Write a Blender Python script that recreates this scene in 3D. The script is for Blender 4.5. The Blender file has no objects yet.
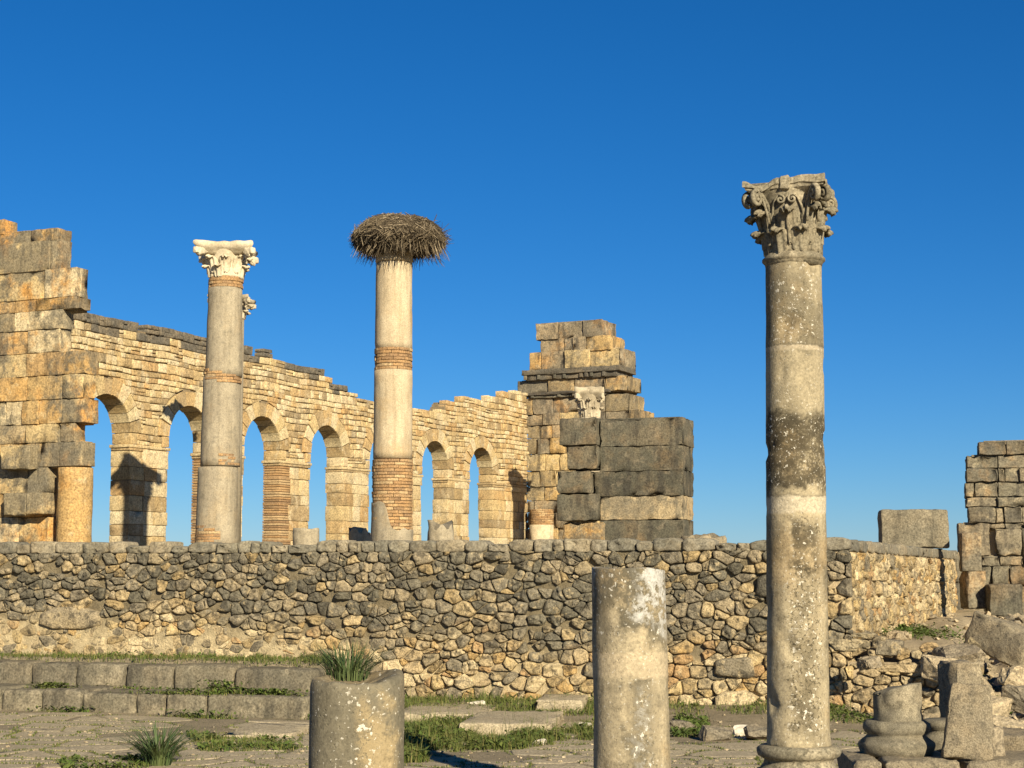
import bpy, bmesh, math, random
import numpy as np
from mathutils import Vector, Matrix, noise
random.seed(7)
C = bpy.context.scene.collection
sc = bpy.context.scene
R = math.radians

# ------------------------------------------------------------------ camera, sky, sun
F = 1700.0
PITCH = math.atan(191.0 / F)
EYE = 2.4
cd = bpy.data.cameras.new('camera')
cam = bpy.data.objects.new('camera', cd)
C.objects.link(cam)
cam.location = (0, 0, EYE)
cam.rotation_euler = (math.pi / 2 + PITCH, 0, 0)
cd.sensor_width = 36
cd.lens = F / 1024 * 36
cd.clip_end = 20000
sc.camera = cam

SUN_AZ = R(23)      # shadows run this far to the left of the view direction
SUN_EL = R(23.8)
w = bpy.data.worlds.new('World')
sc.world = w
w.use_nodes = True
wn = w.node_tree.nodes
wl = w.node_tree.links
bg = wn['Background']
sky = wn.new('ShaderNodeTexSky')
sky.sky_type = 'NISHITA'
sky.sun_disc = False
sky.sun_elevation = SUN_EL
sky.sun_rotation = math.pi - SUN_AZ
sky.air_density = 1.1
sky.dust_density = 0.0
sky.ozone_density = 10.0
sky.altitude = 1500
hs = wn.new('ShaderNodeHueSaturation')
hs.inputs['Saturation'].default_value = 1.12
wl.new(sky.outputs[0], hs.inputs['Color'])
wl.new(hs.outputs[0], bg.inputs[0])
bg.inputs[1].default_value = 0.052

ld = bpy.data.lights.new('sun', 'SUN')
ld.energy = 5.0
ld.angle = R(0.53)
ld.color = (1.0, 0.90, 0.70)
sun = bpy.data.objects.new('sun', ld)
C.objects.link(sun)
shadow_dir = Vector((-math.sin(SUN_AZ) * math.cos(SUN_EL), math.cos(SUN_AZ) * math.cos(SUN_EL), -math.sin(SUN_EL)))
sun.rotation_euler = shadow_dir.to_track_quat('-Z', 'Y').to_euler()
vs = sc.view_settings
vs.view_transform = 'Standard'
vs.look = 'None'
vs.exposure = 0.8
vs.gamma = 1.0
vs.use_curve_mapping = False

# ------------------------------------------------------------------ helpers: pixels to places
CP, SP = math.cos(PITCH), math.sin(PITCH)
def ray(px, py):
    u, v = (px - 512) / F, (384 - py) / F
    return Vector((u, CP - v * SP, SP + v * CP))
def at(px, py, Y):
    d = ray(px, py)
    return Vector((0, 0, EYE)) + d * (Y / d.y)
def gp(px, py, z=0.0):
    d = ray(px, py)
    return Vector((0, 0, EYE)) + d * ((z - EYE) / d.z)
class Plane:
    """vertical plane through o; u runs to the right, n points out of the face"""
    def __init__(s, o, ang):
        s.o = Vector((o[0], o[1], 0))
        s.u = Vector((math.cos(ang), math.sin(ang), 0))
        s.n = Vector((math.sin(ang), -math.cos(ang), 0))
    def px(s, x, y):
        d = ray(x, y)
        e = Vector((0, 0, EYE))
        t = (s.o - e).dot(s.n) / d.dot(s.n)
        p = e + d * t
        return (p - s.o).dot(s.u), p.z
    def p(s, a, z, d=0.0):
        return s.o + s.u * a + s.n * d + Vector((0, 0, z))

# ------------------------------------------------------------------ helpers: objects
def tag(o, label=None, cat=None, group=None, kind=None):
    if label:
        o['label'] = label
        o['kind'] = kind or 'thing'
    if cat: o['category'] = cat
    if group: o['group'] = group
    if kind: o['kind'] = kind
    return o
def empty(name, loc, label, cat, group=None):
    o = bpy.data.objects.new(name, None)
    C.objects.link(o)
    o.location = loc
    o.empty_display_size = 0.2
    return tag(o, label, cat, group)
class MB:
    def __init__(s):
        s.v = []; s.f = []; s.sm = []
    def add(s, verts, faces, smooth=True):
        b = len(s.v)
        s.v.extend([tuple(p) for p in verts])
        s.f.extend([tuple(i + b for i in f) for f in faces])
        s.sm.extend([smooth] * len(faces))
    def build(s, name, mat, parent=None, origin=None):
        o0 = Vector(origin) if origin is not None else (Vector(parent_world(parent)) if parent else Vector((0, 0, 0)))
        me = bpy.data.meshes.new(name)
        a = np.array(s.v, dtype=float) - np.array(o0) if s.v else []
        me.from_pydata([tuple(p) for p in a], [], s.f)
        me.polygons.foreach_set('use_smooth', s.sm)
        me.materials.append(mat)
        me.update()
        ob = bpy.data.objects.new(name, me)
        C.objects.link(ob)
        if parent:
            ob.parent = parent
            ob.location = o0 - Vector(parent_world(parent))
        else:
            ob.location = o0
        return ob
def parent_world(p):
    l = Vector(p.location)
    while p.parent:
        p = p.parent
        l = l + p.location
    return l

def nz(p, f, s=0.0):
    return noise.noise(Vector((p[0] * f + s, p[1] * f + s * 1.7, p[2] * f - s)))
def fbm(p, f, s=0.0, o=3):
    t = 0; a = 1; tot = 0
    for k in range(o):
        t += a * nz(p, f, s + k * 7.3); tot += a; a *= .5; f *= 2.1
    return t / tot

# rounded, chipped, rough stone block. M: 4x4 frame whose axes are width, depth, height
def block(mb, M, size, r=0.03, amp=0.02, step=0.25, chip=0.5, seed=None, shear=None, taper=None):
    seed = random.uniform(0, 900) if seed is None else seed
    lines = []
    for d in size:
        h = d / 2
        rr = min(r, h * .6)
        n = max(1, min(24, int(round((d - 2 * rr) / step))))
        inner = [-(h - rr) + (2 * h - 2 * rr) * k / n for k in range(n + 1)]
        lines.append([-h, -h + rr * .35] + inner + [h - rr * .35, h])
    L0, L1, L2 = [len(l) for l in lines]
    idx = {}; verts = []; faces = []
    hs = [d / 2 for d in size]
    ins = [max(h - min(r, h * .6), 0) for h in hs]
    fr = 1.6 / max(0.25, min(size))
    def vid(i, j, k):
        key = (i, j, k)
        if key in idx: return idx[key]
        p = Vector((lines[0][i], lines[1][j], lines[2][k]))
        q = Vector([max(-ins[a], min(ins[a], p[a])) for a in range(3)])
        d = p - q
        rr = min(r, min(hs) * .6)
        edge = sum(1 for a in range(3) if abs(p[a]) > ins[a] - 1e-6)
        if d.length > 1e-9: p = q + d.normalized() * min(d.length, rr)
        nrm = d.normalized() if d.length > 1e-9 else Vector((0, 0, 0))
        a1 = amp * (.4 * fbm(p, fr, seed) - .6 * abs(nz(p, fr * 2.1, seed + 7)) + .55 * nz(p, fr * 4.6, seed + 31) + .4 * nz(p, fr * 10, seed + 17) + .15)
        if edge >= 2: a1 -= chip * amp * 3.4 * max(0, nz(p, fr * 2.2, seed + 60) - .02)
        p = p + nrm * a1
        if taper: 
            t = (p.z / size[2] + .5)
            p.x *= 1 + (taper[0] - 1) * t; p.y *= 1 + (taper[1] - 1) * t
        if shear: p.x += shear * p.z
        verts.append(M @ p); idx[key] = len(verts) - 1
        return idx[key]
    def grid(A, B, fn, flip):
        for a in range(A - 1):
            for b in range(B - 1):
                q = [fn(a, b), fn(a + 1, b), fn(a + 1, b + 1), fn(a, b + 1)]
                faces.append(q[::-1] if flip else q)
    grid(L0, L1, lambda a, b: vid(a, b, L2 - 1), False)
    grid(L0, L1, lambda a, b: vid(a, b, 0), True)
    grid(L0, L2, lambda a, b: vid(a, 0, b), False)
    grid(L0, L2, lambda a, b: vid(a, L1 - 1, b), True)
    grid(L1, L2, lambda a, b: vid(L0 - 1, a, b), False)
    grid(L1, L2, lambda a, b: vid(0, a, b), True)
    mb.add(verts, faces, True)
def hull(mb, M, size, n=16, amp=.02, cuts=2, pw=.55):
    bm = bmesh.new()
    for _ in range(n):
        v = Vector((random.gauss(0, 1), random.gauss(0, 1), random.gauss(0, 1))).normalized()
        v = Vector([math.copysign(abs(q) ** pw, q) for q in v])
        v = v * (.5 * random.uniform(.82, 1.0))
        bm.verts.new((v.x * size[0], v.y * size[1], v.z * size[2]))
    r_ = bmesh.ops.convex_hull(bm, input=bm.verts)
    loose = [v for v in bm.verts if not v.link_faces]
    if loose: bmesh.ops.delete(bm, geom=loose, context='VERTS')
    if cuts: bmesh.ops.subdivide_edges(bm, edges=bm.edges[:], cuts=cuts, use_grid_fill=True)
    sd = random.uniform(0, 500); f_ = 2.5 / max(.1, min(size))
    bm.normal_update()
    vs_ = []
    for i, v in enumerate(bm.verts):
        v.index = i
        p = v.co + v.normal * amp * (.8 * nz(v.co, f_, sd) - .8 * abs(nz(v.co, f_ * 2.3, sd + 5)) + .5 * nz(v.co, f_ * 5, sd + 9))
        vs_.append(M @ p)
    mb.add(vs_, [[v.index for v in f.verts] for f in bm.faces], False)
    bm.free()
def frame(o, u, n=None, up=(0, 0, 1)):
    """u: width axis, -n: depth axis (n points to the viewer), up: height axis"""
    u = Vector(u).normalized(); up = Vector(up).normalized()
    d = up.cross(u)
    return Matrix(((u.x, d.x, up.x, o[0]), (u.y, d.y, up.y, o[1]), (u.z, d.z, up.z, o[2]), (0, 0, 0, 1)))
def rotframe(o, rz=0, rx=0, ry=0):
    return Matrix.Translation(Vector(o)) @ Matrix.Rotation(rz, 4, 'Z') @ Matrix.Rotation(rx, 4, 'X') @ Matrix.Rotation(ry, 4, 'Y')

# ------------------------------------------------------------------ convex polygons for masonry
def clip(poly, a, b, c):
    """keep a*x + b*y <= c"""
    out = []
    n = len(poly)
    for i in range(n):
        p, q = poly[i], poly[(i + 1) % n]
        dp, dq = a * p[0] + b * p[1] - c, a * q[0] + b * q[1] - c
        if dp <= 0: out.append(p)
        if (dp < 0) != (dq < 0) and dp != dq:
            t = dp / (dp - dq)
            out.append((p[0] + (q[0] - p[0]) * t, p[1] + (q[1] - p[1]) * t))
    return out
def area(poly):
    return .5 * sum(poly[i][0] * poly[(i + 1) % len(poly)][1] - poly[(i + 1) % len(poly)][0] * poly[i][1] for i in range(len(poly)))
def cen(poly):
    return sum(p[0] for p in poly) / len(poly), sum(p[1] for p in poly) / len(poly)
def inset(poly, g):
    src = poly
    n = len(src)
    for i in range(n):
        p, q = src[i], src[(i + 1) % n]
        ex, ey = q[0] - p[0], q[1] - p[1]
        l = math.hypot(ex, ey)
        if l < 1e-6: continue
        a, b = ey / l, -ex / l
        poly = clip(poly, a, b, a * p[0] + b * p[1] - g)
        if len(poly) < 3: return []
    return poly
def dedupe(poly, e=0.006):
    o = []
    for p in poly:
        if not o or math.hypot(p[0] - o[-1][0], p[1] - o[-1][1]) > e: o.append(p)
    if len(o) > 1 and math.hypot(o[0][0] - o[-1][0], o[0][1] - o[-1][1]) < e: o.pop()
    return o
def chaikin(poly, k=.25):
    o = []
    n = len(poly)
    for i in range(n):
        p, q = poly[i], poly[(i + 1) % n]
        o.append((p[0] * (1 - k) + q[0] * k, p[1] * (1 - k) + q[1] * k))
        o.append((p[0] * k + q[0] * (1 - k), p[1] * k + q[1] * (1 - k)))
    return o
def resample(poly, m):
    o = []
    n = len(poly)
    for i in range(n):
        p, q = poly[i], poly[(i + 1) % n]
        k = max(1, int(math.hypot(q[0] - p[0], q[1] - p[1]) / m))
        for j in range(k):
            t = j / k
            o.append((p[0] + (q[0] - p[0]) * t, p[1] + (q[1] - p[1]) * t))
    return o
def voronoi(pts, wts, box, aniso=1.0):
    P = np.array(pts, float); P[:, 1] *= aniso
    W = np.array(wts)
    x0, y0, x1, y1 = box
    y0 *= aniso; y1 *= aniso
    cells = []
    for i in range(len(P)):
        d = np.sum((P - P[i]) ** 2, axis=1)
        order = np.argsort(d)[1:26]
        poly = [(x0, y0), (x1, y0), (x1, y1), (x0, y1)]
        for j in order:
            a, b = 2 * (P[j] - P[i])
            c = (P[j] @ P[j] - P[i] @ P[i]) - (W[j] - W[i])
            poly = clip(poly, a, b, c)
            if len(poly) < 3: break
        cells.append([(p[0], p[1] / aniso) for p in poly] if len(poly) >= 3 else [])
    return cells
def seeds(box, row, gap, jit=.24):
    x0, y0, x1, y1 = box
    pts = []
    y = y0 + row * .5
    while y < y1:
        rh = row * random.choice((.6, .8, 1, 1.15, 1.5))
        x = x0 + random.uniform(0, gap)
        while x < x1:
            pts.append((x, min(y1 - .02, max(y0 + .02, y + random.uniform(-jit, jit) * rh))))
            x += gap * random.choice((.45, .6, .8, 1, 1, 1.25, 1.6, 2.1))
        y += rh
    return pts
def stone(mb, P, poly, relief=.06, back=.2, tilt=.12, rnd=True, rough=.5, base=0.0, jag_=.075):
    """one masonry stone: convex outline poly on plane P, standing relief proud of the mortar"""
    poly = dedupe(poly)
    if len(poly) < 3 or abs(area(poly)) < .002: return
    if area(poly) < 0: poly = poly[::-1]
    size = math.sqrt(abs(area(poly)))
    if rnd: poly = chaikin(poly, random.uniform(.06, .27))
    poly = resample(poly, max(.05, size * .3))
    cx, cy = cen(poly)
    tx, ty = random.uniform(-tilt, tilt), random.uniform(-tilt, tilt)
    sd = random.uniform(0, 500)
    n = len(poly)
    h = min(relief * random.uniform(.6, 1.35), size * .45)
    vs_ = []; fs = []
    rings = ((1.0, -back, 0), (1.0, .15 * h, .1), (.965, .62 * h, .5), (.87, .93 * h, .9), (.66, 1.0 * h, 1), (.34, 1.02 * h, 1))
    for sc_, d, k in rings:
        for (x, y) in poly:
            a, b = cx + (x - cx) * sc_, cy + (y - cy) * sc_
            pn = (a, b, 0)
            dd = d + base
            if k: dd += k * (tx * (a - cx) + ty * (b - cy)) + k * rough * h * (nz(pn, 2.6 / size, sd) * .9 + nz(pn, 7 / size, sd) * .7)
            ja = nz((x, y, 0), 3 / size, sd + 9) * size * jag_; jb = nz((x, y, 4), 3 / size, sd + 29) * size * jag_
            vs_.append(P.p(a + ja, b + jb, dd))
    for r_ in range(len(rings) - 1):
        for i in range(n):
            j = (i + 1) % n
            fs.append((r_ * n + i, r_ * n + j, (r_ + 1) * n + j, (r_ + 1) * n + i))
    vs_.append(P.p(cx, cy, base + h * (1.02 + rough * .3 * nz((cx, cy, 0), 2, sd))))
    c = len(vs_) - 1
    o = (len(rings) - 1) * n
    for i in range(n): fs.append((o + i, o + (i + 1) % n, c))
    mb.add(vs_, fs, True)

# ------------------------------------------------------------------ lathe, bricks, tubes
def lathe(mb, c, prof, seg=56, wob=0.0, seed=0.0, a0=0.0, a1=2 * math.pi, topfn=None, capped=True, chip=0.0):
    """prof: (radius, z) pairs bottom to top, c: axis point (x, y)"""
    full = abs(a1 - a0 - 2 * math.pi) < 1e-6
    ns = seg if full else seg + 1
    vs_ = []; fs = []
    for k, (r, z) in enumerate(prof):
        for i in range(ns):
            a = a0 + (a1 - a0) * i / seg
            zz = z
            if topfn: zz = min(z, topfn(a))
            rr = r
            if wob:
                q = (math.cos(a) * r, math.sin(a) * r, zz)
                rr += wob * (fbm(q, 2.2, seed) + .5 * fbm(q, 9, seed + 5))
                if chip: rr -= chip * max(0, nz(q, 5.0, seed + 11) - .28)
            vs_.append((c[0] + math.cos(a) * rr, c[1] + math.sin(a) * rr, zz))
    for k in range(len(prof) - 1):
        for i in range(seg):
            j = (i + 1) % ns
            fs.append((k * ns + i, k * ns + j, (k + 1) * ns + j, (k + 1) * ns + i))
    if capped and full:
        o = (len(prof) - 1) * ns
        fs.append(tuple(range(o, o + ns)))
        fs.append(tuple(range(ns - 1, -1, -1)))
    mb.add(vs_, fs, True)
def brick_ring(mb, c, rad, z0, z1, a0=0.0, a1=2 * math.pi, bh=.075, bl=.26, depth=.12, edge=None):
    z = z0
    row = 0
    while z < z1 - bh * .4:
        n = max(3, int((a1 - a0) * rad / bl))
        off = (row % 2) * .5 + random.uniform(-.1, .1)
        for i in range(n + 1):
            b0 = a0 + (a1 - a0) * (i - off) / n
            b1 = a0 + (a1 - a0) * (i + 1 - off) / n
            b0, b1 = max(a0, b0), min(a1, b1)
            if a1 - a0 > 6.28 and i == n and off < .05: continue
            if b1 - b0 < .02: continue
            if edge and not edge((b0 + b1) / 2, z + bh / 2): continue
            g = .012 / rad
            b0 += g / 2; b1 -= g / 2
            ro = rad + random.uniform(-.016, .012)
            ri = ro - depth
            zz0, zz1 = z + .006, z + bh - .007
            vs_ = []
            for r in (ri, ro):
                for zc in (zz0, zz1):
                    for k in range(4):
                        a = b0 + (b1 - b0) * k / 3
                        vs_.append((c[0] + math.cos(a) * r, c[1] + math.sin(a) * r, zc))
            fs = []
            for k in range(3):
                fs.append((8 + k, 8 + k + 1, 12 + k + 1, 12 + k))
                fs.append((4 + k, 12 + k, 12 + k + 1, 4 + k + 1))
                fs.append((k + 1, 8 + k + 1, 8 + k, k))
            fs.append((0, 8, 12, 4)); fs.append((11, 3, 7, 15))
            mb.add(vs_, fs, False)
        z += bh
        row += 1
def sweep(mb, pts, wid, thk, side, smooth=True):
    """ribbon of rectangular section along pts; side = width axis (unit vector)"""
    n = len(pts)
    vs_ = []; fs = []
    for i, p in enumerate(pts):
        t = (pts[min(i + 1, n - 1)] - pts[max(i - 1, 0)])
        t = t.normalized() if t.length > 1e-9 else Vector((0, 0, 1))
        nn = t.cross(side).normalized()
        wi = wid(i / (n - 1)) if callable(wid) else wid
        th = thk(i / (n - 1)) if callable(thk) else thk
        for (a, b) in ((-.5, -.35), (-.3, .5), (.3, .5), (.5, -.35), (.2, -.5), (-.2, -.5)):
            vs_.append(p + side * a * wi + nn * b * th)
    for i in range(n - 1):
        for k in range(6):
            l = (k + 1) % 6
            fs.append((i * 6 + k, i * 6 + l, (i + 1) * 6 + l, (i + 1) * 6 + k))
    fs.append((5, 4, 3, 2, 1, 0)); fs.append(tuple((n - 1) * 6 + k for k in range(6)))
    mb.add(vs_, fs, smooth)

# ------------------------------------------------------------------ materials
class NT:
    def __init__(s, name):
        s.m = bpy.data.materials.new(name)
        s.m.use_nodes = True
        s.t = s.m.node_tree
        s.b = s.t.nodes['Principled BSDF']
        s.b.inputs['Roughness'].default_value = .93
        s.b.inputs['Specular IOR Level'].default_value = .15
        s.co = s.n('ShaderNodeTexCoord').outputs['Object']
    def n(s, t): return s.t.nodes.new(t)
    def l(s, a, b): s.t.links.new(a, b)
    def put(s, sock, v):
        if isinstance(v, bpy.types.NodeSocket): s.l(v, sock)
        elif isinstance(v, (tuple, list)) and len(v) == 3 and sock.type == 'RGBA': sock.default_value = (*v, 1)
        else: sock.default_value = v
    def math(s, op, a, b=0.0, c=None, clamp=False):
        n = s.n('ShaderNodeMath'); n.operation = op; n.use_clamp = clamp
        s.put(n.inputs[0], a); s.put(n.inputs[1], b)
        if c is not None: s.put(n.inputs[2], c)
        return n.outputs[0]
    def noise(s, scale, detail=4, rough=.6, stretch=None, seed=0.0, vec=None):
        v = vec or s.co
        mp = s.n('ShaderNodeMapping'); s.l(v, mp.inputs[0])
        mp.inputs['Location'].default_value = (seed, seed * 1.3, -seed)
        if stretch: mp.inputs['Scale'].default_value = stretch
        n = s.n('ShaderNodeTexNoise'); s.l(mp.outputs[0], n.inputs['Vector'])
        n.inputs['Scale'].default_value = scale; n.inputs['Detail'].default_value = detail; n.inputs['Roughness'].default_value = rough
        return n.outputs['Fac']
    def voro(s, scale, feature='F1', stretch=None, seed=0):
        mp = s.n('ShaderNodeMapping'); s.l(s.co, mp.inputs[0])
        mp.inputs['Location'].default_value = (seed, seed, seed)
        if stretch: mp.inputs['Scale'].default_value = stretch
        n = s.n('ShaderNodeTexVoronoi'); s.l(mp.outputs[0], n.inputs['Vector']); n.feature = feature
        n.inputs['Scale'].default_value = scale
        return n.outputs['Distance']
    def step(s, v, a, b):
        n = s.n('ShaderNodeMapRange'); n.interpolation_type = 'SMOOTHSTEP'
        s.put(n.inputs['Value'], v); n.inputs['From Min'].default_value = a; n.inputs['From Max'].default_value = b
        return n.outputs['Result']
    def mix(s, f, a, b, mode='MIX'):
        n = s.n('ShaderNodeMix'); n.data_type = 'RGBA'; n.blend_type = mode
        s.put(n.inputs[0], f); s.put(n.inputs[6], a); s.put(n.inputs[7], b)
        return n.outputs[2]
    def ramp(s, v, stops, interp='LINEAR'):
        n = s.n('ShaderNodeValToRGB'); s.l(v, n.inputs[0]); n.color_ramp.interpolation = interp
        e = n.color_ramp.elements
        while len(e) < len(stops): e.new(.5)
        for k, (p, c) in enumerate(stops):
            e[k].position = p; e[k].color = (*c, 1)
        return n.outputs[0]
    def island(s): return s.n('ShaderNodeNewGeometry').outputs['Random Per Island']
    def sep(s):
        n = s.n('ShaderNodeSeparateXYZ'); s.l(s.co, n.inputs[0]); return n.outputs
    def bump(s, h, strength=.5, dist=.02):
        n = s.n('ShaderNodeBump'); n.inputs['Strength'].default_value = strength; n.inputs['Distance'].default_value = dist
        s.l(h, n.inputs['Height']); s.l(n.outputs[0], s.b.inputs['Normal'])
    def out(s, c): s.put(s.b.inputs['Base Color'], c); return s.m

def pal_ramp(t, pal, fac):
    st = [(k / len(pal), c) for k, c in enumerate(pal)]
    return t.ramp(fac, st, 'CONSTANT')
def stone_mat(name, pal, stain=(.05, .045, .038), stain_amt=.5, streak=0.0, orange=0.0, mott=.5, fine=14, bump=.6, bd=.02, light=None, light_amt=0.0, s1=1.6, patina=0.0, pcol=(.15, .132, .095)):
    t = NT(name)
    c = pal_ramp(t, pal, t.island())
    n1 = t.noise(s1, 6, .62, seed=3)
    n2 = t.noise(s1 * 5, 5, .65, seed=11)
    n3 = t.noise(fine * 2.2, 4, .7, seed=5)
    c = t.mix(t.math('MULTIPLY', t.step(n1, .42, .66), mott), c, t.mix(.55, c, (.34, .25, .14)))
    if orange: c = t.mix(t.math('MULTIPLY', t.step(t.noise(.9, 5, .6, seed=21), .5, .66), orange), c, (.50, .26, .075))
    if light: c = t.mix(t.math('MULTIPLY', t.step(t.noise(2.1, 5, .65, seed=33), .55, .62), light_amt), c, light)
    c = t.mix(t.math('MULTIPLY', t.step(n2, .47, .68), stain_amt), c, stain)
    if patina: c = t.mix(t.math('MULTIPLY', t.step(t.math('ADD', t.math('MULTIPLY', t.noise(.42, 5, .6, seed=61), .75), t.math('MULTIPLY', n2, .25)), .47, .56), patina), c, pcol)
    if streak:
        v = t.noise(2.4, 5, .6, stretch=(1.5, 1.5, .3), seed=8)
        c = t.mix(t.math('MULTIPLY', t.step(v, .48, .66), streak), c, stain)
    k = t.ramp(n3, [(.3, (.45, .44, .42)), (.7, (1.46, 1.45, 1.42))])
    c = t.mix(1.0, c, k, 'MULTIPLY')
    h = t.math('ADD', t.math('MULTIPLY', n2, .9), t.math('MULTIPLY', n3, .55))
    h = t.math('SUBTRACT', h, t.math('MULTIPLY', t.step(t.voro(fine * 1.2, seed=2), .22, .05), .25))
    t.bump(h, bump, bd)
    return t.out(c)
GREY = (.145, .132, .098); DGREY = (.095, .087, .065); TAN = (.34, .25, .125); CREAM = (.49, .365, .18); PALE = (.55, .44, .26); ORNG = (.41, .265, .125); WARM = (.44, .295, .125)
def rubble_mat(name, zlo, zhi, cream=1.0, slope=0.0):
    """field stones: grey lichened above, paler towards the repaired foot of the wall"""
    t = NT(name)
    isl = t.island()
    a = pal_ramp(t, [(.17, .15, .105), (.23, .198, .138), (.14, .124, .088), TAN, (.19, .166, .116), (.30, .24, .145), (.14, .125, .088), (.25, .21, .143), (.43, .33, .18), (.155, .138, .1), (.33, .265, .165), (.21, .18, .125), (.125, .111, .08), (.28, .23, .15)], isl)
    b = pal_ramp(t, [TAN, CREAM, (.42, .32, .18), (.30, .24, .145), WARM, PALE, (.22, .185, .125), ORNG, PALE, (.46, .35, .195), (.52, .41, .235), (.44, .335, .185)], isl)
    z = t.sep()[2]
    big = t.noise(.55, 4, .6, seed=4)
    if slope: z = t.math('ADD', z, t.math('MULTIPLY', t.sep()[0], slope))
    f = t.step(t.math('ADD', z, t.math('MULTIPLY', t.math('SUBTRACT', big, .5), 2.2)), zhi, zlo)
    c = t.mix(t.math('MULTIPLY', f, cream), a, b)
    n2 = t.noise(7, 5, .65, seed=11); n3 = t.noise(34, 4, .7, seed=5)
    c = t.mix(t.math('MULTIPLY', t.step(n2, .48, .62), .7), c, (.055, .048, .036))
    c = t.mix(t.math('MULTIPLY', t.step(t.noise(5, 5, .7, seed=41), .55, .64), .6), c, (.50, .39, .22))
    c = t.mix(1.0, c, t.ramp(n3, [(.3, (.45, .44, .42)), (.7, (1.45, 1.43, 1.4))]), 'MULTIPLY')
    t.bump(t.math('ADD', t.math('MULTIPLY', n2, .9), t.math('MULTIPLY', n3, .6)), 1.0, .045)
    return t.out(c)
def plain(name, col, var=.35, scale=8, bump=.5, bd=.02, col2=None, second=(.5, .62)):
    t = NT(name)
    n1 = t.noise(scale, 6, .65); n2 = t.noise(scale * 5, 4, .7, seed=4)
    c = t.mix(1.0, col, t.ramp(n1, [(.28, (1 - var,) * 3), (.72, (1 + var,) * 3)]), 'MULTIPLY')
    if col2: c = t.mix(t.step(t.noise(scale * .3, 6, .65, seed=9), *second), c, col2)
    c = t.mix(1.0, c, t.ramp(n2, [(.28, (.75,) * 3), (.72, (1.2,) * 3)]), 'MULTIPLY')
    t.bump(t.math('ADD', n1, t.math('MULTIPLY', n2, .5)), bump, bd)
    return t.out(c)

M = {}
M['ashlar'] = stone_mat('golden_ashlar', [WARM, CREAM, (.44, .28, .12), (.30, .23, .13), (.47, .29, .11), CREAM, (.25, .2, .12), WARM, PALE, (.42, .265, .105)], stain_amt=.5, streak=.45, orange=1.0, patina=.75, light=(.54, .41, .22), light_amt=.5, fine=9, s1=1.1)
M['ashlar_grey'] = stone_mat('grey_ashlar', [(.098, .09, .064), (.085, .079, .057), (.112, .102, .073), (.08, .074, .053)], stain=(.04, .036, .03), stain_amt=.5, streak=.6, orange=.12, mott=.35, light=(.26, .21, .14), light_amt=.35, fine=9, s1=1.0)
M['ochre'] = stone_mat('ochre_drum', [(.43, .275, .11)], stain=(.2, .14, .07), stain_amt=.5, streak=.35, orange=.9, light=(.56, .45, .27), light_amt=.4, fine=9, s1=1.0)
M['tan_block'] = stone_mat('tan_worn_block', [(.40, .31, .18)], stain=(.10, .09, .065), stain_amt=.6, streak=.4, orange=.3, patina=.6, fine=9, s1=.7)
M['ashlar_mix'] = stone_mat('weathered_ashlar', [(.165, .145, .1), (.125, .112, .082), (.22, .18, .118), (.18, .155, .107), (.14, .124, .09), (.2, .168, .113)], stain_amt=.55, streak=.6, orange=.3, light=(.42, .34, .21), light_amt=.4, fine=9, s1=1.0)
M['tower'] = stone_mat('tower_ashlar', [(.30, .23, .14), TAN, (.2, .165, .115), WARM, CREAM, (.25, .2, .13), (.36, .27, .16)], stain_amt=.5, streak=.65, orange=.5, patina=.55, light=(.5, .41, .27), light_amt=.35, fine=8, s1=.9)
M['arcade'] = stone_mat('arcade_limestone', [CREAM, PALE, (.45, .325, .16), (.53, .41, .22), (.33, .235, .115), PALE, (.45, .31, .145), (.57, .47, .29), (.36, .26, .135), (.51, .39, .21), (.55, .44, .25), (.47, .34, .165), (.30, .225, .125), (.43, .28, .125)], stain_amt=.3, streak=.18, orange=.2, light=(.56, .47, .31), light_amt=.4, fine=9, s1=.9)
M['wall_top'] = stone_mat('grey_top_course', [(.19, .17, .122), (.22, .195, .14), (.16, .145, .108), (.26, .22, .15), (.185, .165, .12), (.21, .185, .135)], stain_amt=.45, fine=12)
M['coping'] = stone_mat('dark_coping', [DGREY, GREY, (.12, .105, .08), (.08, .07, .056), (.17, .145, .1)], stain_amt=.6, fine=10)
M['brick'] = stone_mat('roman_brick', [(.38, .225, .10), (.33, .195, .09), (.42, .26, .12), (.28, .17, .085), (.45, .31, .16), (.36, .225, .11)], stain_amt=.3, orange=.0, mott=.4, fine=16, bump=.5)
M['plaster'] = plain('pale_plaster', (.50, .40, .25), .25, 4, col2=(.36, .28, .18))
M['rubble'] = rubble_mat('field_stone', 1.05, 1.75, slope=.06)
M['rubble_side'] = rubble_mat('field_stone_pale', 2.6, 3.6)
M['rubble_low'] = rubble_mat('field_stone_mixed', .2, 2.4, .8)
M['mortar'] = plain('earth_mortar', (.30, .235, .145), .35, 5, bump=.8, bd=.04, col2=(.17, .14, .095))
t = NT('wall_mortar')
zf = t.step(t.math('ADD', t.math('ADD', t.sep()[2], t.math('MULTIPLY', t.sep()[0], .05)), t.math('MULTIPLY', t.noise(.8, 4, .6), .8)), 1.9, 1.35)
c = t.mix(zf, (.21, .168, .10), (.52, .41, .235))
c = t.mix(1.0, c, t.ramp(t.noise(7, 6, .7), [(.28, (.65,) * 3), (.72, (1.25,) * 3)]), 'MULTIPLY')
t.bump(t.math('ADD', t.noise(9, 6, .7), t.noise(40, 4, .7, seed=3)), .9, .05)
M['wall_mortar'] = t.out(c)
M['mortar_pale'] = plain('lime_mortar', (.42, .325, .19), .25, 5, bump=.8, bd=.04, col2=(.36, .27, .155))
M['core'] = plain('wall_core', (.22, .165, .095), .3, 5, bump=.6, bd=.03)
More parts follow.
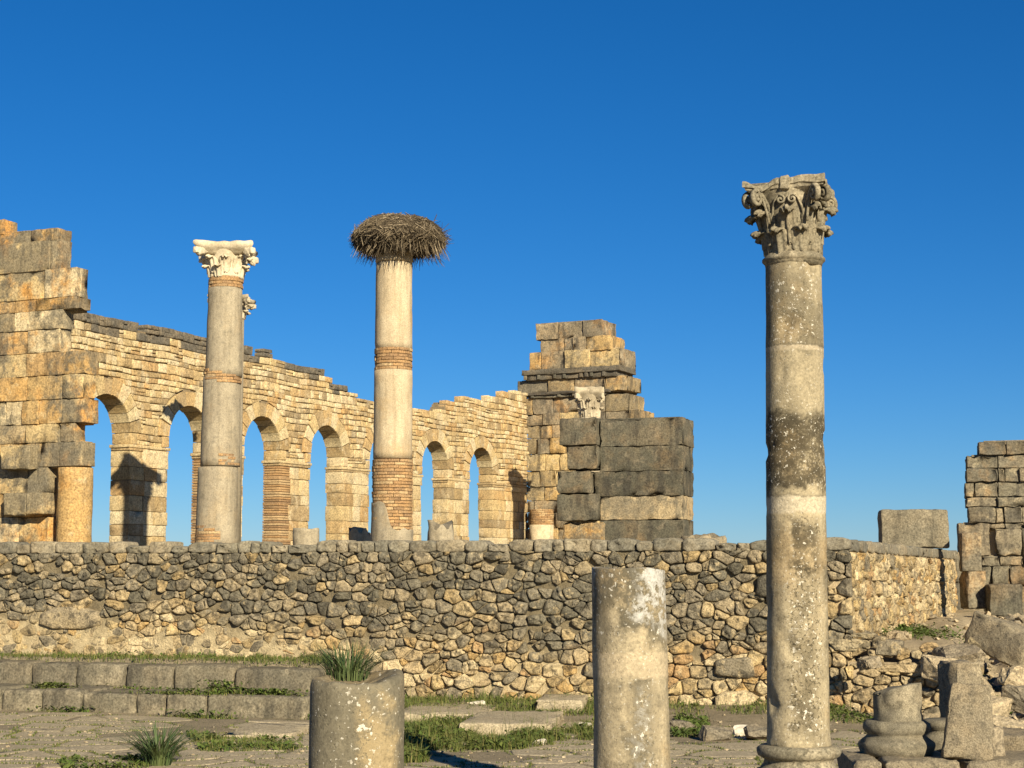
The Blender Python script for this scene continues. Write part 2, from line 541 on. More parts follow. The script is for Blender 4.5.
M['step'] = stone_mat('step_stone', [(.175, .152, .104), (.15, .131, .092), (.195, .168, .115), (.165, .143, .1)], stain=(.05, .045, .035), stain_amt=.45, streak=.55, mott=.3, light=(.36, .3, .2), light_amt=.4, fine=12, s1=1.5)
M['fallen'] = stone_mat('fallen_stone', [(.27, .225, .15), (.24, .2, .135), (.31, .255, .165)], stain_amt=.55, mott=.5, light=(.4, .33, .215), light_amt=.6, fine=26, s1=2.6, bump=.9, bd=.03)
M['rock'] = stone_mat('loose_rock', [(.36, .29, .185), (.42, .335, .21), (.28, .23, .155), (.46, .37, .235), (.2, .17, .12)], stain_amt=.5, fine=14, s1=3, bump=.9, bd=.03)
M['white_rock'] = plain('white_rock', (.62, .55, .42), .25, 8)
M['paving'] = stone_mat('paving_stone', [(.36, .30, .2), (.34, .283, .187), (.375, .312, .207), (.33, .275, .182), (.365, .304, .2)], stain=(.17, .14, .09), stain_amt=.4, mott=.35, fine=16, s1=2, bump=.7)

def grass_mat(name, pal, tip=None):
    t = NT(name)
    c = pal_ramp(t, pal, t.island())
    c = t.mix(t.math('MULTIPLY', t.step(t.noise(.9, 3, .6), .45, .65), .5), c, (.10, .105, .03))
    t.b.inputs['Roughness'].default_value = .7
    t.b.inputs['Subsurface Weight'].default_value = 0
    return t.out(c)
M['grass'] = grass_mat('turf', [(.085, .11, .022), (.10, .12, .026), (.065, .088, .018), (.14, .14, .035), (.19, .165, .06), (.09, .115, .025), (.06, .082, .02)])
M['weed'] = grass_mat('weed_leaf', [(.075, .11, .022), (.09, .125, .026), (.06, .088, .02), (.12, .145, .035)])
M['tuft'] = grass_mat('tuft_blade', [(.05, .085, .03), (.04, .07, .026), (.065, .10, .035), (.085, .11, .045)])
M['stick'] = stone_mat('nest_twig', [(.13, .10, .062), (.09, .069, .044), (.17, .133, .085), (.27, .215, .14), (.115, .088, .055), (.065, .05, .034)], stain_amt=0, mott=0, fine=20, bump=0.0)
M['nest_core'] = plain('nest_core', (.09, .066, .042), .3, 20)

t = NT('ground_earth')
n1 = t.noise(.5, 6, .65); n2 = t.noise(6, 6, .7, seed=3); n3 = t.noise(40, 3, .7, seed=5)
c = t.ramp(n1, [(.35, (.21, .168, .105)), (.55, (.27, .217, .137)), (.7, (.24, .193, .12))])
c = t.mix(t.step(t.sep()[0], 5.2, 7.2), c, t.ramp(n1, [(.35, (.30, .235, .145)), (.55, (.38, .30, .185)), (.7, (.33, .26, .165))]))
c = t.mix(t.math('MULTIPLY', t.step(n2, .5, .68), .5), c, (.17, .135, .08))
c = t.mix(t.math('MULTIPLY', t.step(t.noise(2.5, 6, .7, seed=9), .56, .66), .55), c, (.06, .07, .025))
c = t.mix(1.0, c, t.ramp(n3, [(.25, (.7,) * 3), (.75, (1.25,) * 3)]), 'MULTIPLY')
t.bump(t.math('ADD', n2, t.math('MULTIPLY', n3, .6)), .8, .04)
M['ground'] = t.out(c)

def column_mat(name, base, pale, dark, spots=(), bands=(), patch=.5, strip=None, speck=.6, rust=0.0, cover=()):
    """weathered shaft: lichen blotches, white specks; spots: (z0, z1, ang0, ang1, kind) areas, bands: (z0, z1, colour)"""
    t = NT(name)
    x, y, z = t.sep()
    n1 = t.noise(1.7, 6, .62, stretch=(1, 1, .55), seed=3); n2 = t.noise(9, 6, .68, seed=7); n3 = t.noise(42, 4, .72, seed=5)
    v = t.noise(4, 5, .6, stretch=(2, 2, .15), seed=13)
    c = t.mix(t.step(n1, .38, .64), base, pale)
    c = t.mix(t.math('MULTIPLY', t.step(v, .46, .68), .45), c, (base[0] * .55, base[1] * .53, base[2] * .48))
    if rust: c = t.mix(t.math('MULTIPLY', t.step(t.noise(1.6, 5, .6, seed=51), .48, .66), rust), c, (.45, .29, .12))
    c = t.mix(t.math('MULTIPLY', t.step(t.math('ADD', t.math('MULTIPLY', n2, .65), t.math('MULTIPLY', n3, .35)), .50, .62), patch), c, dark)
    ang = t.math('ARCTAN2', x, t.math('MULTIPLY', y, -1.0))
    n0 = t.noise(3.2, 4, .6, seed=17)
    wz = t.math('ADD', z, t.math('ADD', t.math('MULTIPLY', t.math('SUBTRACT', n2, .5), .35), t.math('MULTIPLY', t.math('SUBTRACT', n0, .5), .5)))
    wa = t.math('ADD', ang, t.math('MULTIPLY', t.math('SUBTRACT', n2, .5), 1.3))
    spk = t.math('MULTIPLY', t.step(n3, .53, .60), 1.0)
    vs2 = t.noise(26, 3, .62, seed=77)
    for (z0, z1, a0, a1, kind, amt) in spots:
        s_ = .07
        m = t.math('MULTIPLY', t.step(wz, z0 - s_, z0 + s_), t.step(wz, z1 + s_, z1 - s_))
        m = t.math('MULTIPLY', m, t.math('MULTIPLY', t.step(wa, a0 - .2, a0 + .2), t.step(wa, a1 + .2, a1 - .2)))
        if kind == 'dark':
            m2 = t.math('MULTIPLY', m, t.step(t.math('ADD', t.math('MULTIPLY', n2, .5), t.math('MULTIPLY', n3, .5)), .38, .52))
            c = t.mix(t.math('MULTIPLY', m2, amt), c, t.mix(t.step(n0, .42, .6), dark, (dark[0] * 1.5, dark[1] * 1.45, dark[2] * 1.4)))
            c = t.mix(t.math('MULTIPLY', m, t.math('MULTIPLY', t.step(vs2, .62, .66), .85)), c, (.60, .55, .44))
        elif kind == 'speck':
            c = t.mix(t.math('MULTIPLY', t.math('MULTIPLY', m, spk), amt), c, dark)
            c = t.mix(t.math('MULTIPLY', m, t.math('MULTIPLY', t.step(vs2, .60, .64), .8)), c, (.60, .55, .44))
        elif kind == 'white':
            m2 = t.math('MULTIPLY', m, t.step(t.math('ADD', t.math('MULTIPLY', n2, .6), t.math('MULTIPLY', vs2, .4)), .45, .53))
            c = t.mix(t.math('MULTIPLY', m2, amt), c, (.43, .41, .36))
        elif kind == 'rust':
            c = t.mix(t.math('MULTIPLY', m, amt), c, (.36, .27, .14))
        elif kind == 'warm':
            c = t.mix(t.math('MULTIPLY', m, amt), c, pale)
    for (z0, z1, col, amt) in bands:
        wz2 = t.math('ADD', z, t.math('MULTIPLY', t.math('SUBTRACT', n2, .5), .10))
        m = t.math('MULTIPLY', t.step(wz2, z0 - .012, z0 + .012), t.step(wz2, z1 + .012, z1 - .012))
        c = t.mix(t.math('MULTIPLY', m, amt), c, col)
    c = t.mix(t.math('MULTIPLY', t.step(t.noise(46, 2, .5, seed=91), .66, .69), speck), c, (.58, .53, .43))
    c = t.mix(1.0, c, t.ramp(n3, [(.3, (.6,) * 3), (.7, (1.32, 1.31, 1.29))]), 'MULTIPLY')
    h = t.math('ADD', t.math('MULTIPLY', n2, .7), t.math('MULTIPLY', n3, .5))
    h = t.math('SUBTRACT', h, t.math('MULTIPLY', t.step(t.voro(26, seed=2), .2, .06), .5))
    t.bump(h, .55, .012)
    return t.out(c)

# ------------------------------------------------------------------ setting: ground
WANG = -R(15)
CORNER = at(845, 537.5, 29.5); ZTOP = CORNER.z
FW = Plane((CORNER.x, CORNER.y), WANG)             # long rubble wall: s <= 0 runs to the left of the corner
RANG = math.atan2(16.1, 6.1)
RW = Plane((CORNER.x, CORNER.y), RANG)             # its return at the right
s1a, s1b = gp(0, 710), gp(300, 719.5)
SANG = math.atan2(s1b.y - s1a.y, s1b.x - s1a.x)
ST = Plane((s1a.x, s1a.y), SANG)                   # front line of the lowest step
STEP_END = (s1b - s1a).length + .08
def sm(a, b, x):
    t_ = max(0, min(1, (x - a) / (b - a)))
    return t_ * t_ * (3 - 2 * t_)
def terrain(x, y):
    p = Vector((x, y, 0))
    z = .025 * nz((x, y, 0), .8) + .012 * nz((x, y, 0), 3.1)
    if y > 60 or abs(x) > 30: return z - .3 * sm(60, 200, math.hypot(x, y))
    d = (p - FW.o).dot(FW.n)           # distance in front of the wall
    s = (p - FW.o).dot(FW.u)
    z += .16 * sm(3.2, .2, d) * sm(.8, -.5, s)
    sd = -(p - ST.o).dot(ST.n)          # distance behind the front line of the steps
    ss = (p - ST.o).dot(ST.u)
    z += .70 * sm(1.55, 1.9, sd) * sm(STEP_END + .5, STEP_END - .2, ss)
    # ramp of earth and rubble at the right
    k = sm(.1, -.5, d) * sm(-.4, .3, s) * 1.18
    k2 = sm(7.4, 9.6, x - (y - 24) * .10) * (sm(19.5, 33, y) * 1.2)
    rz = max(k * sm(8.2, 7.0, x - (y - 28) * .3) , k2)
    rz += .25 * sm(30, 44, y) * sm(.1, -.5, d) * sm(-.4, .3, s)
    z += rz + (.10 * nz((x, y, 3), .9) + .07 * nz((x, y, 5), 2.3) + .04 * nz((x, y, 9), 5)) * min(1, rz * 2)
    return z
def lines(lo, hi, step_, far_lo, far_hi):
    a = list(np.arange(lo, hi + 1e-6, step_))
    d = step_; x = lo
    while x > far_lo: d *= 1.7; x -= d; a.insert(0, x)
    d = step_; x = hi
    while x < far_hi: d *= 1.7; x += d; a.append(x)
    return a
gx = lines(-14, 17, .2, -9000, 9000); gy = lines(17, 48, .2, -300, 14000)
gm = MB()
gm.add([(x, y, terrain(x, y)) for y in gy for x in gx], [(j * len(gx) + i, j * len(gx) + i + 1, (j + 1) * len(gx) + i + 1, (j + 1) * len(gx) + i) for j in range(len(gy) - 1) for i in range(len(gx) - 1)])
tag(gm.build('ground', M['ground']), kind='structure')

# raised floor of the basilica behind the rubble walls
ZF = 2.72
fm = MB()
pf = [FW.p(-22, ZF, -.3), FW.p(-.3, ZF, -.3), RW.p(17.5, ZF, -.3), Vector((24, 95, ZF)), Vector((-30, 95, ZF))]
pb = [Vector((p.x, p.y, -.4)) for p in pf]
fm.add(pf + pb, [(0, 1, 2, 3, 4)] + [(i, i + 5, (i + 1) % 5 + 5, (i + 1) % 5) for i in range(5)], False)
tag(fm.build('raised_terrace', M['ground']), kind='structure')

# worn paving
pm = MB()
pbox = (-11.5, 20.0, 9.0, 30.2)
ps = seeds(pbox, .62, .85, .3)
pc = voronoi(ps, [random.uniform(0, .12) for _ in ps], pbox, 1.25)
class Flat:
    def p(s, a, b, d=0.0): return Vector((a, b, terrain(a, b) + d))
joints = []
for c_ in pc:
    if len(c_) < 3: continue
    x, y = cen(c_)
    sd = -(Vector((x, y, 0)) - ST.o).dot(ST.n)
    if sd > -.25 and x < -2.6: continue
    if (Vector((x, y, 0)) - FW.o).dot(FW.n) < (2.9 if x > -3 else 0): continue
    if x > 6.6 or noise.noise(Vector((x * .5, y * .5, 2))) > .34: continue
    joints.append(c_)
    q = inset(c_, random.uniform(.01, .045))
    if len(q) >= 3: stone(pm, Flat(), q, relief=.010, back=.05, tilt=.006, rnd=True, rough=.5, jag_=.1)
tag(pm.build('paving', M['paving']), kind='structure')

# ------------------------------------------------------------------ rubble walls
def creamzone(a, b):
    return sm(1.45, 1.1, b + .05 * (a + 10) + .25 * nz((a, b, 0), .9)) * sm(-7.5, -10, a)
def rubble(mb, P, box, row, gap, relief, skip=None, g=(.001, .011), aniso=1.4, wv=.05, topfn=None):
    pts = seeds(box, row, gap)
    # small chock stones between the large ones
    pts += [(random.uniform(box[0], box[2]), random.uniform(box[1], box[3])) for _ in range(int(len(pts) * .45))]
    cells = voronoi(pts, [random.uniform(0, wv) for _ in pts], box, aniso)
    for c_ in cells:
        if len(c_) < 3: continue
        x, y = cen(c_)
        if skip and skip(x, y): continue
        if topfn and y > topfn(x): continue
        if abs(area(c_)) < .03 and random.random() < .3: continue
        q = inset(c_, random.uniform(*g))
        if len(q) >= 3: stone(mb, P, q, relief(x, y) if callable(relief) else relief, .14, .2, True, .8)
def core(P, s0, s1, z0, z1, thick, d=0.0, nx=60, nzv=14, amp=.03):
    mb = MB()
    vs_ = []; fs = []
    for j in range(nzv + 1):
        for i in range(nx + 1):
            a = s0 + (s1 - s0) * i / nx; b = z0 + (z1 - z0) * j / nzv
            vs_.append(P.p(a, b, (d(a, b) if callable(d) else d) + amp * nz((a, b, 0), 2.3)))
    for j in range(nzv):
        for i in range(nx):
            k = j * (nx + 1) + i
            fs.append((k, k + 1, k + nx + 2, k + nx + 1))
    mb.add(vs_, fs)
    d = -.1 if callable(d) else d
    bx = [P.p(s0, z0, d - .05), P.p(s1, z0, d - .05), P.p(s1, z0, -thick), P.p(s0, z0, -thick), P.p(s0, z1, d - .05), P.p(s1, z1, d - .05), P.p(s1, z1, -thick), P.p(s0, z1, -thick)]
    mb.add(bx, [(0, 1, 5, 4), (1, 2, 6, 5), (2, 3, 7, 6), (3, 0, 4, 7), (4, 5, 6, 7)], False)
    return mb
wall = empty('rubble_wall', FW.p(-10, 0), 'long grey and tan rubble retaining wall running across behind the broken columns', 'rubble wall')
SL = -20.5
core(FW, SL, -.05, -.4, ZTOP - .12, .6, nx=160, nzv=26, d=lambda a, b: -.02 + .035 * creamzone(a, b), amp=.06).build('mortar', M['wall_mortar'], wall)
rm = MB()
big = [FW.px(70, 618), FW.px(632, 572), FW.px(780, 585), FW.px(735, 667), FW.px(735, 702)]
bigsz = [(1.35, .44), (.0, 0), (.9, .42), (.72, .36), (.75, .4)]
def bigskip(x, y):
    for (bx, by), (bw, bh) in zip(big, bigsz):
        if bw and abs(x - bx) < bw / 2 - .06 and abs(y - by) < bh / 2 - .06: return True
    return False
def lowskip(x, y):
    return (x < -9.4 and y < .70) or bigskip(x, y)
rubble(rm, FW, (SL, -.3, .1, ZTOP - .21), .168, .225, lambda x, y: .07 - .045 * creamzone(x, y), lowskip, wv=.032)
for (bx, by), (bw, bh) in zip(big, bigsz):
    if bw: stone(rm, FW, [(bx - bw / 2, by - bh / 2), (bx + bw / 2, by - bh / 2 - .03), (bx + bw / 2 - .03, by + bh / 2), (bx - bw / 2 + .05, by + bh / 2 - .02)], .16, .12, .05, True, .35)
rm.build('masonry', M['rubble'], wall)
cm = MB()
x = SL
while x < 0:
    l = random.uniform(.22, .62)
    h = random.choice((.15, .19, .22, .235, .24))
    stone(cm, FW, [(x + .004, ZTOP - .232), (min(x + l, .08) - .004, ZTOP - .232), (min(x + l, .08) - .008, ZTOP - .235 + h), (x + .008, ZTOP - .235 + h * random.uniform(.94, 1.02))], .07, .5, .12, True, .9, jag_=.09)
    x += l
cm.build('coping', M['wall_top'], wall)

rwall = empty('rubble_wall', RW.p(8, 1.1), 'sunlit cream rubble wall running back from the corner behind the tall column', 'rubble wall')
core(RW, 0, 17.6, .4, ZTOP - .2, .6, nx=80).build('mortar', M['mortar_pale'], rwall)
rm = MB()
rubble(rm, RW, (.12, .5, 16.6, ZTOP - .24), .25, .36, .07, wv=.05)
rm.build('masonry', M['rubble_side'], rwall)
cm = MB()
x = .1
while x < 16.6:
    l = random.uniform(.5, 1.2)
    stone(cm, RW, [(x + .012, ZTOP - .235), (x + l - .012, ZTOP - .235), (x + l - .02, ZTOP - random.uniform(0, .04)), (x + .02, ZTOP - random.uniform(0, .04))], .05, .5, .05, True, .3)
    x += l
cm.build('coping', M['wall_top'], rwall)
em = MB()
for z0, z1 in ((.5, 1.3), (1.3, 2.2), (2.2, ZTOP - .02)):
    block(em, frame(RW.p(17.1, (z0 + z1) / 2, -.2), RW.u), (.9, .62, z1 - z0 - .03), .03, .02)
em.build('end_block', M['ashlar_mix'], rwall)

low = empty('low_rubble_wall', FW.p(1.2, 0), 'low collapsed rubble wall between the tall column and the broken column base', 'rubble wall')
lowtop = lambda x: 1.32 - .05 * x + .16 * nz((x, 0, 0), 1.7)
core(FW, .0, 2.2, -.4, .92, .5, d=-.03, nx=30).build('mortar', M['mortar'], low)
rm = MB()
rubble(rm, FW, (.05, -.25, 2.25, 1.5), .165, .27, .075, topfn=lowtop, wv=.035)
for (px, py, w_, h_) in ((846, 645, .7, .22), (889, 648, .5, .28), (897, 668, .8, .17)):
    a, b = FW.px(px, py)
    hull(rm, frame(FW.p(a, b, -.10), FW.u), (w_ * 1.05, .5, h_ * 1.1), 34, .02, 3, .35)
rm.build('masonry', M['rubble_low'], low)

# ------------------------------------------------------------------ steps
stp = empty('stone_steps', ST.p(4, 0), 'two long steps of worn grey stone blocks at the foot of the rubble wall', 'steps')
for (z0, z1, off, js) in ((0, .375, 0, (-90, -40, 1, 41, 81, 135, 165, 205, 305)), (.36, .775, 1.25, (-100, -50, -20, 30, 75, 125, 172, 233, 311))):
    mb = MB()
    for a, b in zip(js, js[1:]):
        py = 700 if z0 == 0 else 675
        Pp = Plane(ST.p(0, 0, -off), SANG)
        u0 = Pp.px(a, py)[0]; u1 = Pp.px(b, py)[0]
        block(mb, frame(Pp.p((u0 + u1) / 2, (z0 + z1) / 2 - .06 + random.uniform(-.025, .018), -.72 + random.uniform(-.03, .03)), ST.u), (u1 - u0 - .025, 1.45, z1 - z0 + .12), .075, .03, .12, .3)
    mb.build('step', M['step'], stp)

# ------------------------------------------------------------------ the basilica's arcade
TA = 851.0 / F
AANG = math.pi / 2 - math.atan(TA)
PP = 33.0
CA = math.cos(math.atan(TA))
def zc(x): return F * PP / (CA * (1363 - x))
Z0 = zc(105)
AW = Plane((TA * Z0 - PP / CA, Z0), AANG)
BAY = .12 * PP
RAD, STILT, VOU, TH = 1.06, .34, .50, .68
ZI = EYE + 3.9
ZS = ZI + STILT                                  # springing centre
prof_px = [(40, 306), (75, 311), (200, 339), (265, 354), (300, 363), (326, 372), (333, 384), (352, 392), (372, 402), (415, 411), (440, 413), (448, 398), (470, 402), (500, 395), (523, 392), (540, 392)]
prof = [AW.px(*p) for p in prof_px]
def topz(s):
    for (a, za), (b, zb) in zip(prof, prof[1:]):
        if a <= s <= b: return za + (zb - za) * (s - a) / (b - a)
    return prof[0][1] if s < prof[0][0] else prof[-1][1]
S0, S1 = -.62 * BAY, 7.12 * BAY
NA = 7
ar = empty('arched_wall', AW.p(3 * BAY, ZF), 'long golden stone wall pierced by a row of seven round arches', 'ruined wall')
up = MB(); caps = []
z = ZI
cz_ = [(n * BAY, ZS) for n in range(NA)]
bands = []
while z < 11.5:
    h = random.choice((.15, .18, .2, .22, .25, .3))
    bands.append((z, z + h)); z += h
def sub_arch(q):
    for (ax, az) in cz_:
        x, y = cen(q)
        if y < az and abs(x - ax) < RAD + VOU + 1:
            n = (1, 0) if x > ax else (-1, 0)
            nr = RAD + VOU * .62
            if abs(x - ax) < nr - .05 and y < az: return []
            q = clip(q, -n[0], 0, -(n[0] * ax + nr))
        else:
            d = math.hypot(x - ax, y - az)
            if d > RAD + VOU + 1.2 or d < 1e-6: continue
            if d < RAD + VOU - .04: return []
            nx_, ny_ = (x - ax) / d, (y - az) / d
            q = clip(q, -nx_, -ny_, -(nx_ * ax + ny_ * az + RAD + VOU + .008))
        if len(q) < 3: return []
    return q
for (a, b) in bands:
    x = S0 + random.uniform(0, .3)
    while x < S1:
        l = random.choice((.2, .26, .32, .4, .48, .6))
        tz = topz(x + l / 2) + .15 * nz((x, 0, 0), 1.1) + .10 * nz((x, a, 0), 3)
        if (a + b) / 2 < tz:
            wv = lambda xx, zz: zz + .07 * nz((xx, zz * .4, 0), .55) + .02 * nz((xx, zz, 0), 2.0)
            quad = [(x, wv(x, a)), (x + l, wv(x + l, a)), (x + l + random.uniform(-.04, .04), wv(x + l, b)), (x + random.uniform(-.03, .03), wv(x, b))]
            qs = [quad]
            if random.random() < .16 and b - a > .19:
                m0 = ((quad[0][0] + quad[3][0]) / 2, (quad[0][1] + quad[3][1]) / 2); m1 = ((quad[1][0] + quad[2][0]) / 2, (quad[1][1] + quad[2][1]) / 2)
                qs = [[quad[0], quad[1], m1, m0], [m0, m1, quad[2], quad[3]]]
            last = (b + .26 > tz and (x + l / 2 < 1.9 * BAY or (x + l / 2 < 3.4 * BAY and random.random() < .5)))
            for q in qs:
                q = sub_arch(q)
                if len(q) >= 3: q = inset(q, random.choice((.004, .006, .01, .018)))
                if len(q) >= 3:
                    if last: cop = MB()
                    stone(cop if last else up, AW, q, random.choice((.015, .025, .035, .06)), .34, .09, False, .6, jag_=.035)
                    if last and cop.v: caps.append(cop)
        x += l
up.build('masonry', M['arcade'], ar)
for cop in caps: cop.build('capping_stone', M['coping'], ar)
# core of the wall above the springing (open at the arches)
co = MB()
def slab(s0, s1, za, zb):
    b_ = [AW.p(s0, za, -.03), AW.p(s1, za, -.03), AW.p(s1, za, -TH), AW.p(s0, za, -TH), AW.p(s0, zb, -.03), AW.p(s1, zb, -.03), AW.p(s1, zb, -TH), AW.p(s0, zb, -TH)]
    co.add(b_, [(0, 1, 5, 4), (1, 2, 6, 5), (2, 3, 7, 6), (3, 0, 4, 7), (4, 5, 6, 7), (3, 2, 1, 0)], False)
K = 24
x = S0
xs = np.linspace(S0, S1, 260)
for a, b in zip(xs, xs[1:]):
    m = (a + b) / 2
    za = ZI
    for (ax, az) in cz_:
        d = min(abs(a - ax), abs(b - ax))
        if d < RAD + .1: za = max(za, az + math.sqrt(max(0, (RAD + .12) ** 2 - d * d)))
    zb = topz(m) - .16
    if zb > za: slab(a, b, za, zb)
for n in range(-1, NA):
    s0, s1 = n * BAY + RAD, (n + 1) * BAY - RAD
    if n == NA - 1: s1 = S1
    b_ = [AW.p(a_, z_, d_) for z_ in (ZF - .3, ZI) for (a_, d_) in ((s0 + .035, -.035), (s1 - .035, -.035), (s1 - .035, -TH + .035), (s0 + .035, -TH + .035))]
    co.add(b_, [(0, 1, 5, 4), (1, 2, 6, 5), (2, 3, 7, 6), (3, 0, 4, 7)], False)
co.build('wall_core', M['core'], ar)
# voussoirs: each arch ring is a part
for n, (ax, az) in enumerate(cz_):
    vm = MB()
    K = 9 if n % 2 else 11
    angs = [math.pi * k / K for k in range(K + 1)]
    for k in range(K):
        g = .012
        t0, t1 = angs[k] + g / RAD, angs[k + 1] - g / RAD
        ro = RAD + VOU + random.uniform(-.05, .05)
        q = []
        m_ = 3
        inner = [(ax + math.cos(t0 + (t1 - t0) * i / m_) * RAD, az + math.sin(t0 + (t1 - t0) * i / m_) * RAD) for i in range(m_ + 1)]
        outer = [(ax + math.cos(t0 + (t1 - t0) * i / m_) * ro, az + math.sin(t0 + (t1 - t0) * i / m_) * ro) for i in range(m_ + 1)]
        pr = random.uniform(.03, .07)
        bk = -TH - random.uniform(-.03, .03)
        ring = inner + outer[::-1]
        nn = len(ring)
        cx, cy = cen(ring)
        shr = [(cx + (x_ - cx) * .96, cy + (y_ - cy) * .96) for x_, y_ in ring]
        vs_ = [AW.p(x_, y_, bk) for x_, y_ in ring] + [AW.p(x_, y_, pr - .03) for x_, y_ in ring] + [AW.p(x_, y_, pr) for x_, y_ in shr]
        fs = []
        for r_ in range(2):
            for i in range(nn):
                j = (i + 1) % nn
                fs.append((r_ * nn + j, r_ * nn + i, (r_ + 1) * nn + i, (r_ + 1) * nn + j)[::-1])
        # front as quads
        for i in range(m_):
            fs.append((2 * nn + i, 2 * nn + i + 1, 2 * nn + nn - 2 - i, 2 * nn + nn - 1 - i)[::-1])
            fs.append((i, i + 1, nn - 2 - i, nn - 1 - i))
        vm.add(vs_, fs, False)
    # stilted blocks between impost and springing
    for sgn in (-1, 1):
        xa = ax + sgn * (RAD + VOU * .31)
        for (za, zb) in ((ZI, ZS),):
            block(vm, frame(AW.p(xa, (za + zb) / 2, -TH / 2 + .03), AW.u), (VOU * .62 - .01, TH + .06, zb - za - .015), .02, .015, .2)
    vm.build('arch_ring', M['arcade'], ar)
# piers, each a part; some with brick-faced jambs
for n in range(-1, NA):
    s0, s1 = n * BAY + RAD, (n + 1) * BAY - RAD
    if n == NA - 1: s1 = S1
    pmn = MB()
    z = ZF - .1
    brick = n in (1, 2)
    bs = s0 + .36 if False else s1
    while z < ZI - .12:
        h = min(random.choice((.34, .4, .46, .55)), ZI - .1 - z)
        if h < .15: break
        # cut the course into two or three blocks
        lo, hi = s0, s1
        cuts = sorted([lo, hi] + [lo + (hi - lo) * random.uniform(.3, .42), lo + (hi - lo) * random.uniform(.6, .75)][:random.choice((1, 2, 2))])
        if n == NA - 1: cuts = sorted(cuts + [lo + (hi - lo) * .5])
        for ci, (a, b) in enumerate(zip(cuts, cuts[1:])):
            if b - a < .12: continue
            left = ci == 0
            if brick and left:
                zz = z
                while zz < z + h - .03:
                    block(pmn_b := globals().setdefault('_bm%d' % n, MB()), frame(AW.p((a + b) / 2, zz + .04, -TH / 2), AW.u), (b - a - .012, TH, .068), .008, .008, .3)
                    zz += .082
                continue
            block(pmn, frame(AW.p((a + b) / 2 + random.uniform(-.01, .01), z + h / 2, -TH / 2 + random.uniform(-.02, .03)), AW.u), (b - a - .012, TH + random.uniform(0, .05), h - .01), .010, .014, .2)
        z += h
    po = pmn.build('pier', M['arcade'], ar)
    if brick: globals()['_bm%d' % n].build('brick_jamb', M['brick'], po)
    im = MB()
    for (za, zb, e) in ((ZI - .19, ZI - .1, .03), (ZI - .1, ZI, .07)):
        block(im, frame(AW.p((s0 + s1) / 2, (za + zb) / 2, -TH / 2 + .01), AW.u), (s1 - s0 + e * 2, TH + e * 1.3, zb - za - .004), .018, .012, .4)
    im.build('impost', M['arcade'], po)

# ------------------------------------------------------------------ big ashlar masses, laid out course by course
def ashlar(mb, P, rows, depth, xm, amp=.03, rnd=.04, gap=.02, jit=.04, solo=False):
    for row in rows:
        y0, y1, js = row[:3]
        pr = row[3] if len(row) > 3 else 0
        z1 = P.px(xm, y0)[1]; z0 = P.px(xm, y1)[1]
        ym = (y0 + y1) / 2
        us = [P.px(x, ym)[0] for x in js]
        block(mb, frame(P.p((us[0] + us[-1]) / 2, (z0 + z1) / 2, -depth / 2 + pr - .12), P.u), (us[-1] - us[0] - .3, depth - .1, z1 - z0 + .06), .01, .01, 2) if not solo else None
        for a, b in zip(us, us[1:]):
            d = depth + random.uniform(-.1, .1)
            p_ = pr + random.uniform(-jit, jit)
            block(mb, frame(P.p((a + b) / 2, (z0 + z1) / 2, -d / 2 + p_), P.u), (b - a - gap * random.uniform(.3, 1.2), d, z1 - z0 - gap * random.uniform(.4, 1.2)), rnd, amp, .2, .9)

# left mass with an engaged half column
LW = Plane(tuple(at(93, 500, 44.0))[:2], -R(24))
lm = empty('ashlar_pier', LW.p(-1.5, ZF), 'tall stepped pier of orange and grey blocks at the near end of the arcade', 'ruined pier')
mb = MB()
ashlar(mb, LW, [
    (215, 231, (-60, -25, 5)), (229, 242, (-60, -20, 30, 57)), (241, 271, (-60, -10, 50, 60)), (270, 299, (-60, -30, 45, 77)),
    (299, 311, (-60, 14, 36, 77)), (311, 330, (-60, 15, 63)), (330, 353, (-60, 28, 60)), (353, 376, (-60, -20, 26, 65, 85)),
    (376, 400, (-60, 0, 27, 62, 84)), (400, 424, (-60, 5, 22, 38, 61, 84)), (424, 443, (-60, -15, 25, 60, 74)), (443, 467, (-60, 9, 40, 60, 82)),
    (467, 493, (-60, 28, 47)), (493, 517, (-60, 12, 45)), (517, 545, (-60, 18, 47))], 0.55, 40, amp=.024, rnd=.016, jit=.035, gap=.006)
mb.build('masonry', M['ashlar'], lm)
for (x0, x1, y0, y1) in ((9, 39, 447, 470), (13, 35, 494, 516), (35, 52, 493, 515)):
    a, z1 = LW.px(x0, y0); b, z0 = LW.px(x1, y1)
    mb = MB()
    block(mb, frame(LW.p((a + b) / 2, (z0 + z1) / 2, .12), LW.u), (b - a - .02, .5, z1 - z0), .05, .05, .16)
    mb.build('projecting_block', M['ashlar'], lm)
mb = MB()
a0_, zt = LW.px(57, 468); a1_, _ = LW.px(85, 468)
cc = LW.p((a0_ + a1_) / 2, 0, -.2)
lathe(mb, (cc.x, cc.y), [((a1_ - a0_) / 2, z) for z in np.linspace(ZF - .1, zt, 12)], 40, .03, 4, chip=.1)
mb.build('half_column', M['ochre'], lm)

